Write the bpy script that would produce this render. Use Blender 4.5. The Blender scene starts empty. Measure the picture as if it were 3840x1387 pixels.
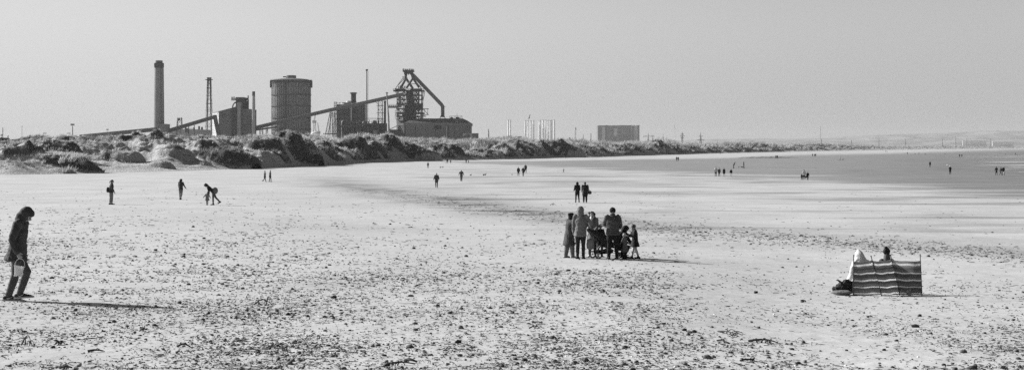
import bpy, math, random
import numpy as np
from mathutils import Vector, Matrix
random.seed(7); rng = np.random.default_rng(11)
SC = bpy.context.scene; COL = SC.collection
F = 6089.0; CX = 1920.0; HY = 548.0; ZC = 6.3     # lens in photo pixels, eye level row, eye height over the sea
SUN_EL = math.radians(27.0); SUN_AZ = math.radians(64.0)   # azimuth measured from +Y towards -X
SKY_L, SKY_R, SKY_H = 7.3, 5.15, .90      # sky radiance before the 0.06 strength
SUND = Vector((-math.sin(SUN_AZ)*math.cos(SUN_EL), math.cos(SUN_AZ)*math.cos(SUN_EL), math.sin(SUN_EL)))

# ---------------------------------------------------------------- noise
_perm = {}
def vnoise(x, y, seed=0):
    """smooth gradient noise, about -1..1"""
    if seed not in _perm:
        r = np.random.default_rng(1000+seed)
        a = r.random((256,256))*2*np.pi
        _perm[seed] = (np.cos(a), np.sin(a))
    gx, gy = _perm[seed]
    xi = np.floor(x).astype(np.int64); yi = np.floor(y).astype(np.int64)
    xf = x-xi; yf = y-yi
    u = xf*xf*xf*(xf*(xf*6-15)+10); v = yf*yf*yf*(yf*(yf*6-15)+10)
    def g(i, j, dx, dy):
        a = (xi+i) & 255; b = (yi+j) & 255
        return gx[a,b]*dx+gy[a,b]*dy
    n00 = g(0,0,xf,yf); n10 = g(1,0,xf-1,yf); n01 = g(0,1,xf,yf-1); n11 = g(1,1,xf-1,yf-1)
    return ((n00*(1-u)+n10*u)*(1-v)+(n01*(1-u)+n11*u)*v)*1.5
def fbm(x, y, o=4, seed=0, gain=.5):
    s = 0; a = 1.0; f = 1.0; t = 0
    for k in range(o):
        s = s+a*vnoise(x*f+17.3*k, y*f-9.1*k, seed+k); t += a; a *= gain; f *= 2.03
    return s/t
def sstep(a, b, x):
    t = np.clip((x-a)/(b-a), 0, 1); return t*t*(3-2*t)

# ---------------------------------------------------------------- materials (all neutral: the photograph is black and white)
_mats = {}
def mat(v, rough=.85, var=.18, scale=3.0, metal=0.0, transl=0.0, spec=.2, bump=0.0, key=None):
    k = (round(v,3), rough, var, scale, metal, transl, spec, bump, key)
    if k in _mats: return _mats[k]
    m = bpy.data.materials.new('grey_%03d' % int(v*1000)); m.use_nodes = True
    nt = m.node_tree; N = nt.nodes; L = nt.links
    b = N['Principled BSDF']; b.inputs['Roughness'].default_value = rough
    b.inputs['Metallic'].default_value = metal; b.inputs['Specular IOR Level'].default_value = spec
    tc = N.new('ShaderNodeTexCoord'); nz = N.new('ShaderNodeTexNoise')
    nz.inputs['Scale'].default_value = scale; nz.inputs['Detail'].default_value = 5
    L.new(tc.outputs['Object'], nz.inputs['Vector'])
    mr = N.new('ShaderNodeMapRange'); mr.inputs['From Min'].default_value = .3; mr.inputs['From Max'].default_value = .7
    mr.inputs['To Min'].default_value = v*(1-var); mr.inputs['To Max'].default_value = v*(1+var)
    L.new(nz.outputs['Fac'], mr.inputs['Value']); L.new(mr.outputs[0], b.inputs['Base Color'])
    if bump:
        bp = N.new('ShaderNodeBump'); bp.inputs['Strength'].default_value = .6; bp.inputs['Distance'].default_value = bump
        L.new(nz.outputs['Fac'], bp.inputs['Height']); L.new(bp.outputs[0], b.inputs['Normal'])
    if transl:
        t = N.new('ShaderNodeBsdfTranslucent'); L.new(mr.outputs[0], t.inputs['Color'])
        mx = N.new('ShaderNodeMixShader'); mx.inputs[0].default_value = transl
        L.new(b.outputs[0], mx.inputs[1]); L.new(t.outputs[0], mx.inputs[2])
        L.new(mx.outputs[0], N['Material Output'].inputs['Surface'])
    _mats[k] = m
    return m

# ---------------------------------------------------------------- meshes and tags
def tag(o, label=None, cat=None, group=None, kind=None):
    for k, v in (('label',label),('category',cat),('group',group),('kind',kind)):
        if v: o[k] = v
    return o
def mesh_np(name, V, Fc, smooth=False):
    """V (n,3) array, Fc list of (m,k) int arrays with equal k each, or one array"""
    if not isinstance(Fc, list): Fc = [Fc]
    Fc = [np.asarray(f, dtype=np.int32) for f in Fc if len(f)]
    me = bpy.data.meshes.new(name)
    V = np.asarray(V, dtype=np.float32)
    me.vertices.add(len(V)); me.vertices.foreach_set('co', V.ravel())
    nl = sum(f.size for f in Fc); npoly = sum(len(f) for f in Fc)
    me.loops.add(nl); me.polygons.add(npoly)
    me.loops.foreach_set('vertex_index', np.concatenate([f.ravel() for f in Fc]))
    st = []; c = 0
    for f in Fc:
        st.append(c+np.arange(len(f))*f.shape[1]); c += f.size
    me.polygons.foreach_set('loop_start', np.concatenate(st).astype(np.int32))
    me.update(calc_edges=True)
    if smooth: me.polygons.foreach_set('use_smooth', np.ones(npoly, bool))
    return me
def link(name, me, m=None, parent=None, loc=None):
    o = bpy.data.objects.new(name, me); COL.objects.link(o)
    if m is not None and me is not None and len(me.materials) == 0: me.materials.append(m)
    if parent is not None: o.parent = parent
    if loc is not None: o.location = loc
    return o
def fattr(me, name, vals):
    a = me.attributes.new(name, 'FLOAT', 'POINT'); a.data.foreach_set('value', np.asarray(vals, dtype=np.float32))

class MB:
    """collects shapes in one mesh; coordinates relative to an origin"""
    def __init__(s, org=(0,0,0)): s.v = []; s.f = []; s.o = Vector(org)
    def add(s, vs, fs):
        n = len(s.v); s.v.extend([tuple(Vector(p)-s.o) for p in vs]); s.f.extend([tuple(i+n for i in f) for f in fs]); return s
    def box(s, a, b):
        x0,y0,z0 = [min(a[i],b[i]) for i in range(3)]; x1,y1,z1 = [max(a[i],b[i]) for i in range(3)]
        return s.add([(x0,y0,z0),(x1,y0,z0),(x1,y1,z0),(x0,y1,z0),(x0,y0,z1),(x1,y0,z1),(x1,y1,z1),(x0,y1,z1)],
            [(0,3,2,1),(4,5,6,7),(0,1,5,4),(1,2,6,5),(2,3,7,6),(3,0,4,7)])
    def beam(s, a, b, w, h=None, up=(0,0,1)):
        a = Vector(a); b = Vector(b); h = h or w; d = (b-a).normalized()
        up = Vector(up)
        if abs(d.dot(up)) > .98: up = Vector((0,1,0))
        r = d.cross(up).normalized(); u = r.cross(d).normalized()
        vs = [p+r*(sx*w/2)+u*(sy*h/2) for p in (a,b) for sx,sy in ((-1,-1),(1,-1),(1,1),(-1,1))]
        return s.add(vs, [(0,3,2,1),(4,5,6,7),(0,1,5,4),(1,2,6,5),(2,3,7,6),(3,0,4,7)])
    def tube(s, pts, rad, n=12, caps=True):
        pts = [Vector(p) for p in pts]
        if not hasattr(rad, '__len__'): rad = [rad]*len(pts)
        vs = []; fs = []; prev = None
        for i, p in enumerate(pts):
            d = (pts[min(i+1,len(pts)-1)]-pts[max(i-1,0)]).normalized()
            ref = Vector((0,0,1)) if abs(d.z) < .9 else Vector((1,0,0))
            r = d.cross(ref).normalized() if prev is None else (prev-d*prev.dot(d)).normalized()
            prev = r; u = r.cross(d)
            for k in range(n):
                t = 2*math.pi*k/n; vs.append(p+(r*math.cos(t)+u*math.sin(t))*rad[i])
        for i in range(len(pts)-1):
            for k in range(n):
                a = i*n+k; b = i*n+(k+1)%n; fs.append((a,a+n,b+n,b))
        if caps: fs.append(tuple(range(n))); fs.append(tuple(reversed(range((len(pts)-1)*n, len(pts)*n))))
        return s.add(vs, fs)
    def prism(s, poly, a, b, axis='y'):
        """poly of (x,z) extruded from y=a to y=b"""
        n = len(poly)
        vs = [(x,a,z) for x,z in poly]+[(x,b,z) for x,z in poly]
        return s.add(vs, [tuple(range(n)), tuple(reversed(range(n,2*n)))]+[(i,i+n,(i+1)%n+n,(i+1)%n) for i in range(n)])
    def sphere(s, c, r, n=10, sc=(1,1,1)):
        c = Vector(c); vs = [c+Vector((0,0,-r*sc[2]))]; fs = []
        R = n//2
        for i in range(1, R):
            ph = -math.pi/2+math.pi*i/R
            for k in range(n):
                t = 2*math.pi*k/n
                vs.append(c+Vector((math.cos(t)*math.cos(ph)*r*sc[0], math.sin(t)*math.cos(ph)*r*sc[1], math.sin(ph)*r*sc[2])))
        vs.append(c+Vector((0,0,r*sc[2])))
        for k in range(n): fs.append((0, 1+(k+1)%n, 1+k))
        for i in range(R-2):
            for k in range(n):
                a = 1+i*n+k; b = 1+i*n+(k+1)%n; fs.append((a,b,b+n,a+n))
        t = len(vs)-1; o = 1+(R-2)*n
        for k in range(n): fs.append((t, o+k, o+(k+1)%n))
        return s.add(vs, fs)
    def lattice(s, a0, b0, w0, w1, nseg, bar, faces=4):
        """square lattice mast from a0 to b0"""
        a = Vector(a0); b = Vector(b0); d = (b-a).normalized()
        ref = Vector((0,0,1)) if abs(d.z) < .8 else Vector((0,1,0))
        r = d.cross(ref).normalized(); u = r.cross(d).normalized()
        R = []
        for i in range(nseg+1):
            t = i/nseg; c = a.lerp(b, t); w = w0+(w1-w0)*t
            R.append([c+r*(sx*w/2)+u*(sy*w/2) for sx,sy in ((-1,-1),(1,-1),(1,1),(-1,1))])
        for i in range(nseg):
            for k in range(4):
                s.beam(R[i][k], R[i+1][k], bar)
                s.beam(R[i+1][k], R[i+1][(k+1)%4], bar*.7)
                p, q = (k, (k+1)%4) if (i+k) % 2 else ((k+1)%4, k)
                s.beam(R[i][p], R[i+1][q], bar*.6)
        return s
    def mesh(s, name, smooth=False):
        me = bpy.data.meshes.new(name); me.from_pydata(s.v, [], s.f); me.update()
        if smooth:
            me.polygons.foreach_set('use_smooth', np.ones(len(me.polygons), bool))
            me.set_sharp_from_angle(angle=math.radians(40))
        return me
    def build(s, name, m, parent=None, smooth=False):
        if not s.v: return None
        o = link(name, s.mesh(name, smooth), m, parent)
        if parent is None: o.location = s.o
        return o
def root(name, loc, label, cat, group=None, rz=0):
    o = bpy.data.objects.new(name, None); COL.objects.link(o); o.location = loc; o.rotation_euler = (0,0,rz)
    o.empty_display_size = .1
    return tag(o, label, cat, group)

# ---------------------------------------------------------------- camera, sun, sky
cam = bpy.data.cameras.new('camera'); co = bpy.data.objects.new('camera', cam); COL.objects.link(co)
co.location = (0,0,ZC); co.rotation_euler = (math.radians(90),0,0)
cam.sensor_width = 36; cam.lens = 36*F/3840; cam.shift_y = -(1387/2-HY)/3840
cam.clip_start = .5; cam.clip_end = 60000
SC.camera = co
sl = bpy.data.lights.new('sun','SUN'); so = bpy.data.objects.new('sun', sl); COL.objects.link(so)
sl.energy = 5.0; sl.angle = math.radians(.5); sl.color = (1,1,1)
so.rotation_euler = (-SUND).to_track_quat('-Z','Y').to_euler(); so.location = (-50,30,60)
W = bpy.data.worlds.new('World'); SC.world = W; W.use_nodes = True
nt = W.node_tree; N = nt.nodes; L = nt.links
bg = N['Background']; sk = N.new('ShaderNodeTexSky'); sk.sky_type = 'NISHITA'; sk.sun_disc = False
sk.sun_elevation = SUN_EL; sk.sun_rotation = -SUN_AZ; sk.dust_density = 2.5; sk.air_density = 1.0; sk.ozone_density = 1.0
# red-filtered black and white film: mostly the red channel of the sky
sp_ = N.new('ShaderNodeSeparateColor'); L.new(sk.outputs[0], sp_.inputs[0]); bw = N.new('ShaderNodeMath'); bw.operation = 'MULTIPLY'; bw.inputs[1].default_value = .8; L.new(sp_.outputs[0], bw.inputs[0]); L.new(bw.outputs[0], bg.inputs['Color'])
# the low band of sky over the bay is an even hazy grey, paler towards the sun
tcw = N.new('ShaderNodeTexCoord'); sx_ = N.new('ShaderNodeSeparateXYZ'); L.new(tcw.outputs['Generated'], sx_.inputs[0])
def mrw(v, a, b, lo, hi):
    n = N.new('ShaderNodeMapRange'); n.interpolation_type = 'SMOOTHSTEP'
    for k, q in (('From Min',a),('From Max',b),('To Min',lo),('To Max',hi)): n.inputs[k].default_value = q
    L.new(v, n.inputs['Value']); return n.outputs[0]
def mw(op, a, b):
    n = N.new('ShaderNodeMath'); n.operation = op
    for i, v in enumerate((a, b)):
        if isinstance(v, (int, float)): n.inputs[i].default_value = v
        else: L.new(v, n.inputs[i])
    return n.outputs[0]
azl = mrw(sx_.outputs['X'], -.38, .34, SKY_L, SKY_R)
low = mw('MULTIPLY', azl, mrw(sx_.outputs['Z'], -.01, .10, SKY_H, 1.0))
mxw = N.new('ShaderNodeMix'); mxw.data_type = 'FLOAT'; L.new(mrw(sx_.outputs['Z'], .06, .22, 0, 1), mxw.inputs[0])
L.new(low, mxw.inputs[2]); L.new(bw.outputs[0], mxw.inputs[3]); L.new(mxw.outputs[0], bg.inputs['Color'])
bg.inputs['Strength'].default_value = .06
SC.view_settings.view_transform = 'Standard'; SC.view_settings.look = 'None'; SC.view_settings.exposure = .75; SC.view_settings.gamma = 1
SC.view_settings.use_curve_mapping = False
SC.cycles.max_bounces = 6; SC.cycles.diffuse_bounces = 3; SC.cycles.volume_bounces = 0; SC.cycles.transparent_max_bounces = 8
SC.render.engine = 'CYCLES'
SC.cycles.use_denoising = False
# ================================================================ the beach
_HD = np.array([3,20,32,56,80,119,154,240,330,480,700,14000.]); _HH = np.array([2.7,2.8,3.05,3.9,4.35,4.85,5.2,5.75,5.95,6.05,6.1,6.1])
_XS_D = np.array([0,330,352,417,500,618,900,1096,1200,1350,1700,14000.]); _XS = np.array([150,120,111,124,150,178,252,309,385,520,900,9000.])
def ground_z(X, Y):
    """height of the beach over the sea, for arrays"""
    X = np.asarray(X, float); Y = np.maximum(np.asarray(Y, float), 3.0)
    u = X/Y
    z = ZC-np.interp(np.log(Y), np.log(_HD), _HH)
    z = z+.5*sstep(0,.25,-u)*np.exp(-(np.log(Y/130))**2/.6)-.33*sstep(.05,.22,u)*np.exp(-(np.log(Y/42))**2/.3)
    z = z+.035*fbm(X/9, Y/9, 3, 3)*sstep(5,40,Y)
    z = z+.014*fbm(X/1.3, Y/1.3, 3, 9)*np.exp(-Y/120)
    xs = np.interp(Y, _XS_D, _XS)+fbm(X/120, Y/40, 4, 21)*22
    z = z-1.0*sstep(-25, 55, X-xs)
    return z
def gz(x, y): return float(ground_z(np.array([x]), np.array([y]))[0])
def gat(px, py):
    """ground point seen at photo pixel (px,py)"""
    t = (py-HY)/F; lo, hi = 3.0, 12000.0
    for _ in range(60):
        m = math.sqrt(lo*hi)
        if ZC-gz((px-CX)/F*m, m) < t*m: hi = m
        else: lo = m
    d = lo; x = (px-CX)/F*d
    return Vector((x, d, gz(x, d)))
def at(px, py, d): return Vector(((px-CX)/F*d, d, ZC-(py-HY)/F*d))

# ---- dune geometry tables (foot and crest rows by photo column)
_fx = np.array([-700,-300,0,280,500,700,1000,1250,1400,1500,1700,1900,2100,2250,2400,2700,3000,3300,3600,3840,4400.])
_fy = np.array([660,660,658,652,648,642,630,616,609,605,601,597,591,588,583,574,569,564,560,558,556.])
_fxx = np.linspace(-900, 4600, 1100); _k = np.hanning(61); _k /= _k.sum()
_fyy = np.convolve(np.pad(np.interp(_fxx, _fx, _fy), 30, 'edge'), _k, 'valid')
def dune_foot(u):
    y = np.interp(u*F+CX, _fxx, _fyy); return np.where(y > 0, F*6.0/(y-HY), 1e4)
_cx = np.array([-700,0,40,90,150,190,230,300,380,450,520,560,610,650,700,750,850,950,1050,1150,1210,1240,1270,1300,1360,1420,1500,1560,1640,1700,1780,1860,1900,1950,2010,2080,2110,2160,2230,2300,2380,2440,2475,2500,2540,2620,2700,2760,2850,2940,3000,3080,3140,3300,3500,3600,3840,4400.])
_cy = np.array([510,528,524,510,506,514,506,508,510,505,500,508,496,504,512,508,512,506,502,500,508,520,523,508,503,502,514,520,522,526,524,517,514,519,528,529,524,526,532,536,531,532,527,526,535,540,540,535,534,541,540,535,540,546,545,543,547,547.])

nr, nc = 1500, 760
dd = np.concatenate([np.geomspace(4, 600, 1180), np.geomspace(603, 14000, nr-1180)])
core = np.linspace(-.42, .42, nc-16)
uu = np.concatenate([-np.geomspace(.8,.43,8), core, np.geomspace(.43,.8,8)])
D, U = np.meshgrid(dd, uu, indexing='ij')
Xg = U*(D+16); Zg = ground_z(Xg, D)
Zg = Zg+.02*fbm(Xg/.45, D/.45, 2, 31)*np.exp(-D/60)
V = np.stack([Xg, D, Zg], -1).reshape(-1,3)
def grid_faces(nr, nc):
    i = np.arange(nr-1)[:,None]*nc+np.arange(nc-1)[None,:]
    i = i.ravel(); return np.stack([i, i+1, i+nc+1, i+nc], 1)
beach_me = mesh_np('beach', V, grid_faces(nr, len(uu)), True)

# tone of the sand: dry pale sand, damp flats, debris lines
_px = Xg/D*F+CX; _py = HY+(ZC-Zg)/D*F
wx = fbm(Xg/70, D/70, 5, 40); wx2 = fbm(Xg/14+3, D/14, 4, 44)
lowb = np.interp(_px, [1500,1750,2000,2300,2600,2900,3200,3500,3840,4300], [600,612,622,640,655,668,690,705,730,745])
highb = np.interp(_px, [1500,2000,2400,2700,3000,3300,3600,3840,4300], [604,604,597,593,580,576,567,560,556])
rel = (lowb-_py)/np.maximum(lowb-highb, 4)          # 0 at the seaward lower edge, 1 at the dry strip under the dunes
e1 = sstep(-.10, .22, rel+wx*.35+wx2*.12+.18*fbm(Xg/40, D/7, 4, 54)); e2 = 1-sstep(.93, 1.05, rel+wx2*.06)
damp = e1*e2*sstep(1350, 2150, _px+wx*500)
lows = 1.35*sstep(-.05,.4, fbm(Xg/30+9, D/14, 4, 52)+.35*fbm(Xg/9, D/4, 3, 58)-.02)*sstep(1500,2000,_px)*(1-sstep(780,930,_py-(_px-2400)*.07))*(1-sstep(.2,.6,rel))
lf = sstep(.05,.5, fbm(Xg/22+9, D/9, 4, 152)+.1)*np.exp(-((_py-680)/38)**2)*sstep(1450,1650,_px)*(1-sstep(2300,2900,_px))
damp = np.clip(damp+.6*lows+.75*lf, 0, 1)
damp = np.clip(damp+.5*sstep(2900,3840,_px)*e1*e2, 0, 1.5)
band_y = np.interp(_px, [900,1250,1400,1600,1800,2000,2300,2700,3100,3500,3840,4300], [672,688,716,745,775,800,835,868,893,918,940,960])
band = np.exp(-((_py-band_y-14*wx2)/np.interp(_px,[1200,1700,2400,3840],[24,34,30,24]))**2)*sstep(1000,1350,_px)*np.interp(_px,[1300,2000,2800,3840],[1,.85,.55,.5])
band *= .45+.9*np.clip(.5+fbm(Xg/3, D/6, 3, 61), 0, 1)
field = sstep(745,900,_py)*(1-.6*sstep(2000,2600,_px)*(1-sstep(1180,1300,_py)))
field *= np.clip(.42+1.1*fbm(Xg/4.5+5, D/7, 4, 66), 0, 1)
field += .5*np.exp(-((_py-655-22*wx)/22)**2)*(1-sstep(500,1000,_px))+.8*np.exp(-((_py-618)/14)**2)*(1-sstep(250,700,_px))
deb = np.clip(band*1.0+field*.42, 0, 1)
tone = 1-.46*np.clip(damp,0,1)-.22*np.clip(damp-1,0,1)-.08*fbm(Xg/16, D/7, 4, 70)-.07*fbm(Xg/50,D/9,3,72)-.36*band-.30*band*sstep(-.2,.4,fbm(Xg/7, D/5, 3, 63))*(1-sstep(2000,2700,_px))
near_grey = sstep(.15,.6,fbm(Xg/5, D/9, 4, 75))*.14
tone = tone-near_grey*(1-np.clip(damp,0,1))
foam_sheen = sstep(.05,.35,fbm(Xg/14, D/30, 4, 171))*np.exp(-((_px-3730)/60)**2)*np.exp(-((_py-615)/28)**2)  # foam streaks and the sheen of the water film, painted into the sand tone
dk = .5*np.exp(-((_px-3210)/70)**2-((_py-642)/7)**2)+.4*np.exp(-((_px-3540)/90)**2-((_py-632)/6)**2)+.35*np.exp(-((_px-3440)/120)**2-((_py-601)/3)**2)
tone = tone+.8*foam_sheen-.25*dk*(.6+wx2)
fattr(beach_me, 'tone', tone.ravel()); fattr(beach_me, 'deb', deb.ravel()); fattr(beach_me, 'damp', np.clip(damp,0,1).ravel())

def node(nt, t, **kw):
    n = nt.nodes.new(t)
    for k, v in kw.items():
        if k.startswith('i_'):
            key = k[2:]; n.inputs[int(key) if key.isdigit() else key].default_value = v
        else: setattr(n, k, v)
    return n
def math_(nt, op, a, b=None, clamp=False):
    n = nt.nodes.new('ShaderNodeMath'); n.operation = op; n.use_clamp = clamp
    for i, v in enumerate((a, b)):
        if v is None: continue
        if isinstance(v, (int, float)): n.inputs[i].default_value = v
        else: nt.links.new(v, n.inputs[i])
    return n.outputs[0]
def noise_(nt, vec, scale, detail=4, rough=.55, sc=None):
    if sc is not None:
        mp = node(nt, 'ShaderNodeMapping'); mp.inputs['Scale'].default_value = sc; nt.links.new(vec, mp.inputs[0]); vec = mp.outputs[0]
    n = nt.nodes.new('ShaderNodeTexNoise'); n.inputs['Scale'].default_value = scale; n.inputs['Detail'].default_value = detail
    n.inputs['Roughness'].default_value = rough; nt.links.new(vec, n.inputs['Vector']); return n.outputs['Fac']
def ramp_(nt, v, a, b, lo=0., hi=1.):
    n = nt.nodes.new('ShaderNodeMapRange'); n.interpolation_type = 'SMOOTHSTEP'
    n.inputs['From Min'].default_value = a; n.inputs['From Max'].default_value = b; n.inputs['To Min'].default_value = lo; n.inputs['To Max'].default_value = hi
    nt.links.new(v, n.inputs['Value']); return n.outputs[0]
SAND = .435
sand = bpy.data.materials.new('sand'); sand.use_nodes = True; nt = sand.node_tree
b = nt.nodes['Principled BSDF']; pos = node(nt, 'ShaderNodeNewGeometry').outputs['Position']
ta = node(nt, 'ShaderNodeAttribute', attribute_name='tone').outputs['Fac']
da = node(nt, 'ShaderNodeAttribute', attribute_name='deb').outputs['Fac']
wa = node(nt, 'ShaderNodeAttribute', attribute_name='damp').outputs['Fac']
n1 = noise_(nt, pos, .9, 6, .6); n2 = noise_(nt, pos, 7, 5, .65); n3 = noise_(nt, pos, .12, 5, .6, (1,.45,1))
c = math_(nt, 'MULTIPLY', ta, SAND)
c = math_(nt, 'MULTIPLY', c, ramp_(nt, n1, .3, .7, .93, 1.05))
c = math_(nt, 'MULTIPLY', c, ramp_(nt, n2, .3, .7, .93, 1.05))
c = math_(nt, 'MULTIPLY', c, ramp_(nt, n3, .35, .65, .93, 1.05))
# fine weed and coal specks
s1 = noise_(nt, pos, 9, 3, .6, (1,.6,1)); s2 = noise_(nt, pos, 26, 2, .5); s3 = noise_(nt, pos, 2.2, 3, .6, (1,.5,1))
thr = math_(nt, 'SUBTRACT', .80, math_(nt, 'MULTIPLY', da, .24))
sp = math_(nt, 'GREATER_THAN', math_(nt, 'ADD', math_(nt, 'MULTIPLY', s1, .62), math_(nt, 'MULTIPLY', s2, .38)), thr)
sp3 = math_(nt, 'GREATER_THAN', s3, math_(nt, 'SUBTRACT', .86, math_(nt, 'MULTIPLY', da, .26)))
sp = math_(nt, 'MULTIPLY', math_(nt, 'MAXIMUM', sp, sp3), .8)
mx = node(nt, 'ShaderNodeMix', data_type='FLOAT'); nt.links.new(sp, mx.inputs[0]); nt.links.new(c, mx.inputs[2]); mx.inputs[3].default_value = .10
nt.links.new(mx.outputs[0], b.inputs['Base Color'])
nt.links.new(ramp_(nt, wa, .1, 1, .95, .72), b.inputs['Roughness']); b.inputs['Specular IOR Level'].default_value = .15
bp = node(nt, 'ShaderNodeBump'); bp.inputs['Strength'].default_value = .5; bp.inputs['Distance'].default_value = .05
hh = math_(nt, 'ADD', math_(nt, 'MULTIPLY', noise_(nt, pos, 3.5, 4, .5, (1,.7,1)), .8), math_(nt, 'MULTIPLY', n2, .35))
nt.links.new(hh, bp.inputs['Height']); nt.links.new(bp.outputs[0], b.inputs['Normal'])
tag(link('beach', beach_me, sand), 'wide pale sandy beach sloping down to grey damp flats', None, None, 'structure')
del V, D, U, Xg, Zg, _px, _py, wx, wx2, lowb, highb, rel, e1, e2, damp, band_y, band, field, deb, tone, near_grey, lows, lf

# ---- sea
sx = np.concatenate([np.linspace(30, 700, 60), np.geomspace(740, 12800, 40)]); sy = np.geomspace(250, 13900, 160)
SY, SX = np.meshgrid(sy, sx, indexing='ij')
sea_me = mesh_np('sea', np.stack([SX, SY, .02*fbm(SX/6, SY/6, 2, 80)], -1).reshape(-1,3), grid_faces(len(sy), len(sx)), True)
sea = bpy.data.materials.new('sea_water'); sea.use_nodes = True; nt = sea.node_tree; b = nt.nodes['Principled BSDF']
pos = node(nt, 'ShaderNodeNewGeometry').outputs['Position']
f1 = noise_(nt, pos, .035, 5, .6, (.35,1.4,1)); f2 = noise_(nt, pos, .5, 3, .6, (.4,1,1))
fo = ramp_(nt, math_(nt, 'ADD', math_(nt, 'MULTIPLY', f1, .75), math_(nt, 'MULTIPLY', f2, .25)), .535, .585)
mx = node(nt, 'ShaderNodeMix', data_type='FLOAT'); nt.links.new(fo, mx.inputs[0]); mx.inputs[2].default_value = .17; mx.inputs[3].default_value = .62
nt.links.new(mx.outputs[0], b.inputs['Base Color']); b.inputs['Roughness'].default_value = .35; b.inputs['Specular IOR Level'].default_value = .35
bp = node(nt, 'ShaderNodeBump'); bp.inputs['Strength'].default_value = .8; bp.inputs['Distance'].default_value = .25
nt.links.new(noise_(nt, pos, .8, 5, .6, (.5,1,1)), bp.inputs['Height']); nt.links.new(bp.outputs[0], b.inputs['Normal'])
tag(link('sea', sea_me, sea), 'shallow grey sea with thin lines of foam', None, None, 'structure')

# ================================================================ dunes
nu, ntt = 1900, 300
u1 = np.linspace(-.44, .46, nu)
t1 = np.concatenate([np.linspace(-12, 170, 230), np.linspace(172, 420, ntt-230)])
T, U = np.meshgrid(t1, u1, indexing='ij')
DF = dune_foot(U); SCL = np.clip(DF/450, .9, 5.5)
Dd = DF+T*SCL; Xd = U*Dd
left = 1-sstep(-.26, -.15, U)           # gentle sandy fore dunes at the left of the photo
steep = sstep(-.16, -.04, U)
rw = 26+105*left+45*sstep(.13,.24,U)
bulge = fbm(Xd/55+3, Dd/80, 3, 101)*22*(1-.3*steep)
Tj = T+bulge/SCL**.3+2
ramp = sstep(0, 1, Tj/rw)
Wc = np.interp(U*F+CX, _cx, _cy)
need = (HY-Wc)/F*(DF+150*SCL)+6.2
hum1 = 1-np.abs(fbm(Xd/46, Dd/60, 3, 110))*2.6; hum1 = np.clip(hum1, 0, 1)
hum2 = np.clip(1-np.abs(fbm(Xd/17, Dd/22, 3, 120))*2.4, 0, 1)
hum3 = fbm(Xd/6.5, Dd/8, 3, 130)
body = .50+.32*sstep(0, 160, T)
h = need*ramp*(body+.34*(hum1-.5)+.26*(hum2-.5))+hum3*.8*ramp*SCL**.5+.7*fbm(Xd/2.6, Dd/3.2, 2, 133)*ramp
# separate vegetated mounds standing on the sandy apron
mound = sstep(.18,.55,fbm(Xd/30+40, Dd/34, 3, 140)+.12)*sstep(-8,14,T)*(1-sstep(60,120,T))*left
h = h+mound*(2.0+.8*hum2)
h = h*(1-sstep(230, 400, T)*.55)
# bring each column's skyline to its height
for it in range(4):
    el = (ground_z(Xd, Dd)+h-ZC)/Dd
    top = el.max(0); tgt = (HY-np.interp(u1*F+CX, _cx, _cy)-4)/F
    idx = el.argmax(0); dtop = Dd[idx, np.arange(nu)]; htop = h[idx, np.arange(nu)]
    k = 1+(tgt-top)*dtop/np.maximum(htop, 1.0); k = np.clip(k, .6, 1.6)
    ker = np.hanning(9); ker /= ker.sum(); k = np.convolve(np.pad(k, 4, 'edge'), ker, 'valid')
    h = h*(1+(k[None,:]-1)*sstep(20, 120, T))
# the mounds one can tell apart: column, foot row, width, height in photo pixels, grass cover
mveg = np.zeros_like(h)
for k_, (mx_, yb_, w_, hp_, vg_) in enumerate([(62,599,115,45,.2),(128,577,75,30,.15),(236,567,200,50,1),(255,629,320,50,1),(235,650,120,20,.5),(460,606,210,55,.35),(606,629,135,32,.35),(665,592,175,44,.35),(780,560,120,40,1),(880,628,285,75,1),
        (577,515,88,26,.3),(505,508,50,14,.3),(1000,560,180,40,.9),(1148,612,245,60,1),(1359,557,72,52,.2),(1300,560,60,34,.6),(1475,560,115,44,.9),(1590,603,170,52,.55),(1700,566,110,34,.7),(1850,588,130,28,.4),(1950,558,120,34,.6),(2130,585,210,48,.5),(2040,560,90,30,.6),(2490,562,110,34,.5)]):
    u0 = (mx_-CX)/F; j_ = int((u0-u1[0])/(u1[1]-u1[0])); col = HY+(ZC-(ground_z(Xd[:,j_],Dd[:,j_])+h[:,j_]))/Dd[:,j_]*F
    i_ = int(np.argmax(col <= yb_)); d0_ = Dd[i_,j_]; wm_ = w_*d0_/F/2; hm_ = hp_*.72*d0_/F; X0_ = u0*d0_+wm_*.25; Y0_ = d0_+wm_*.42
    nz_ = fbm(Xd/7+k_*9, Dd/7, 3, 160+k_)
    dx_ = (Xd-X0_)/wm_; dx_ = np.where(dx_ < 0, dx_/1.25, dx_/max(.45, min(.75, 1.25*hm_/wm_)))+.22*nz_; dy_ = (Dd-Y0_)/(wm_*.6)+.2*nz_
    bmp = np.clip(1-dx_**2-dy_**2, 0, 1)**.62
    h = h+hm_*bmp*(1+.25*nz_+.16*fbm(Xd/2.4, Dd/2.4, 2, 190)); mveg = np.where(bmp > .12, np.maximum(mveg, max(vg_,.5)), mveg)
Zd = np.where(h > .02, ground_z(Xd, Dd)+h, ground_z(Xd, Dd)-.25)
Zd[0] -= 1.5; 
n_v = fbm(Xd/20+7, Dd/20, 4, 150)
gx = np.gradient(Zd, axis=1)/np.maximum(np.gradient(Xd, axis=1), .05)
veg = sstep(-.10, .12, n_v+.20+.40*(h/np.maximum(need,1))-.18+.55*steep*sstep(.25,.6,h/np.maximum(need,1))+.8*sstep(.2,.6,mound)-.30*left*(1-sstep(.35,.8,h/np.maximum(need,1))))
veg *= sstep(.5, 1.6, h)*(1-.55*sstep(.14,.26,U))
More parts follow.
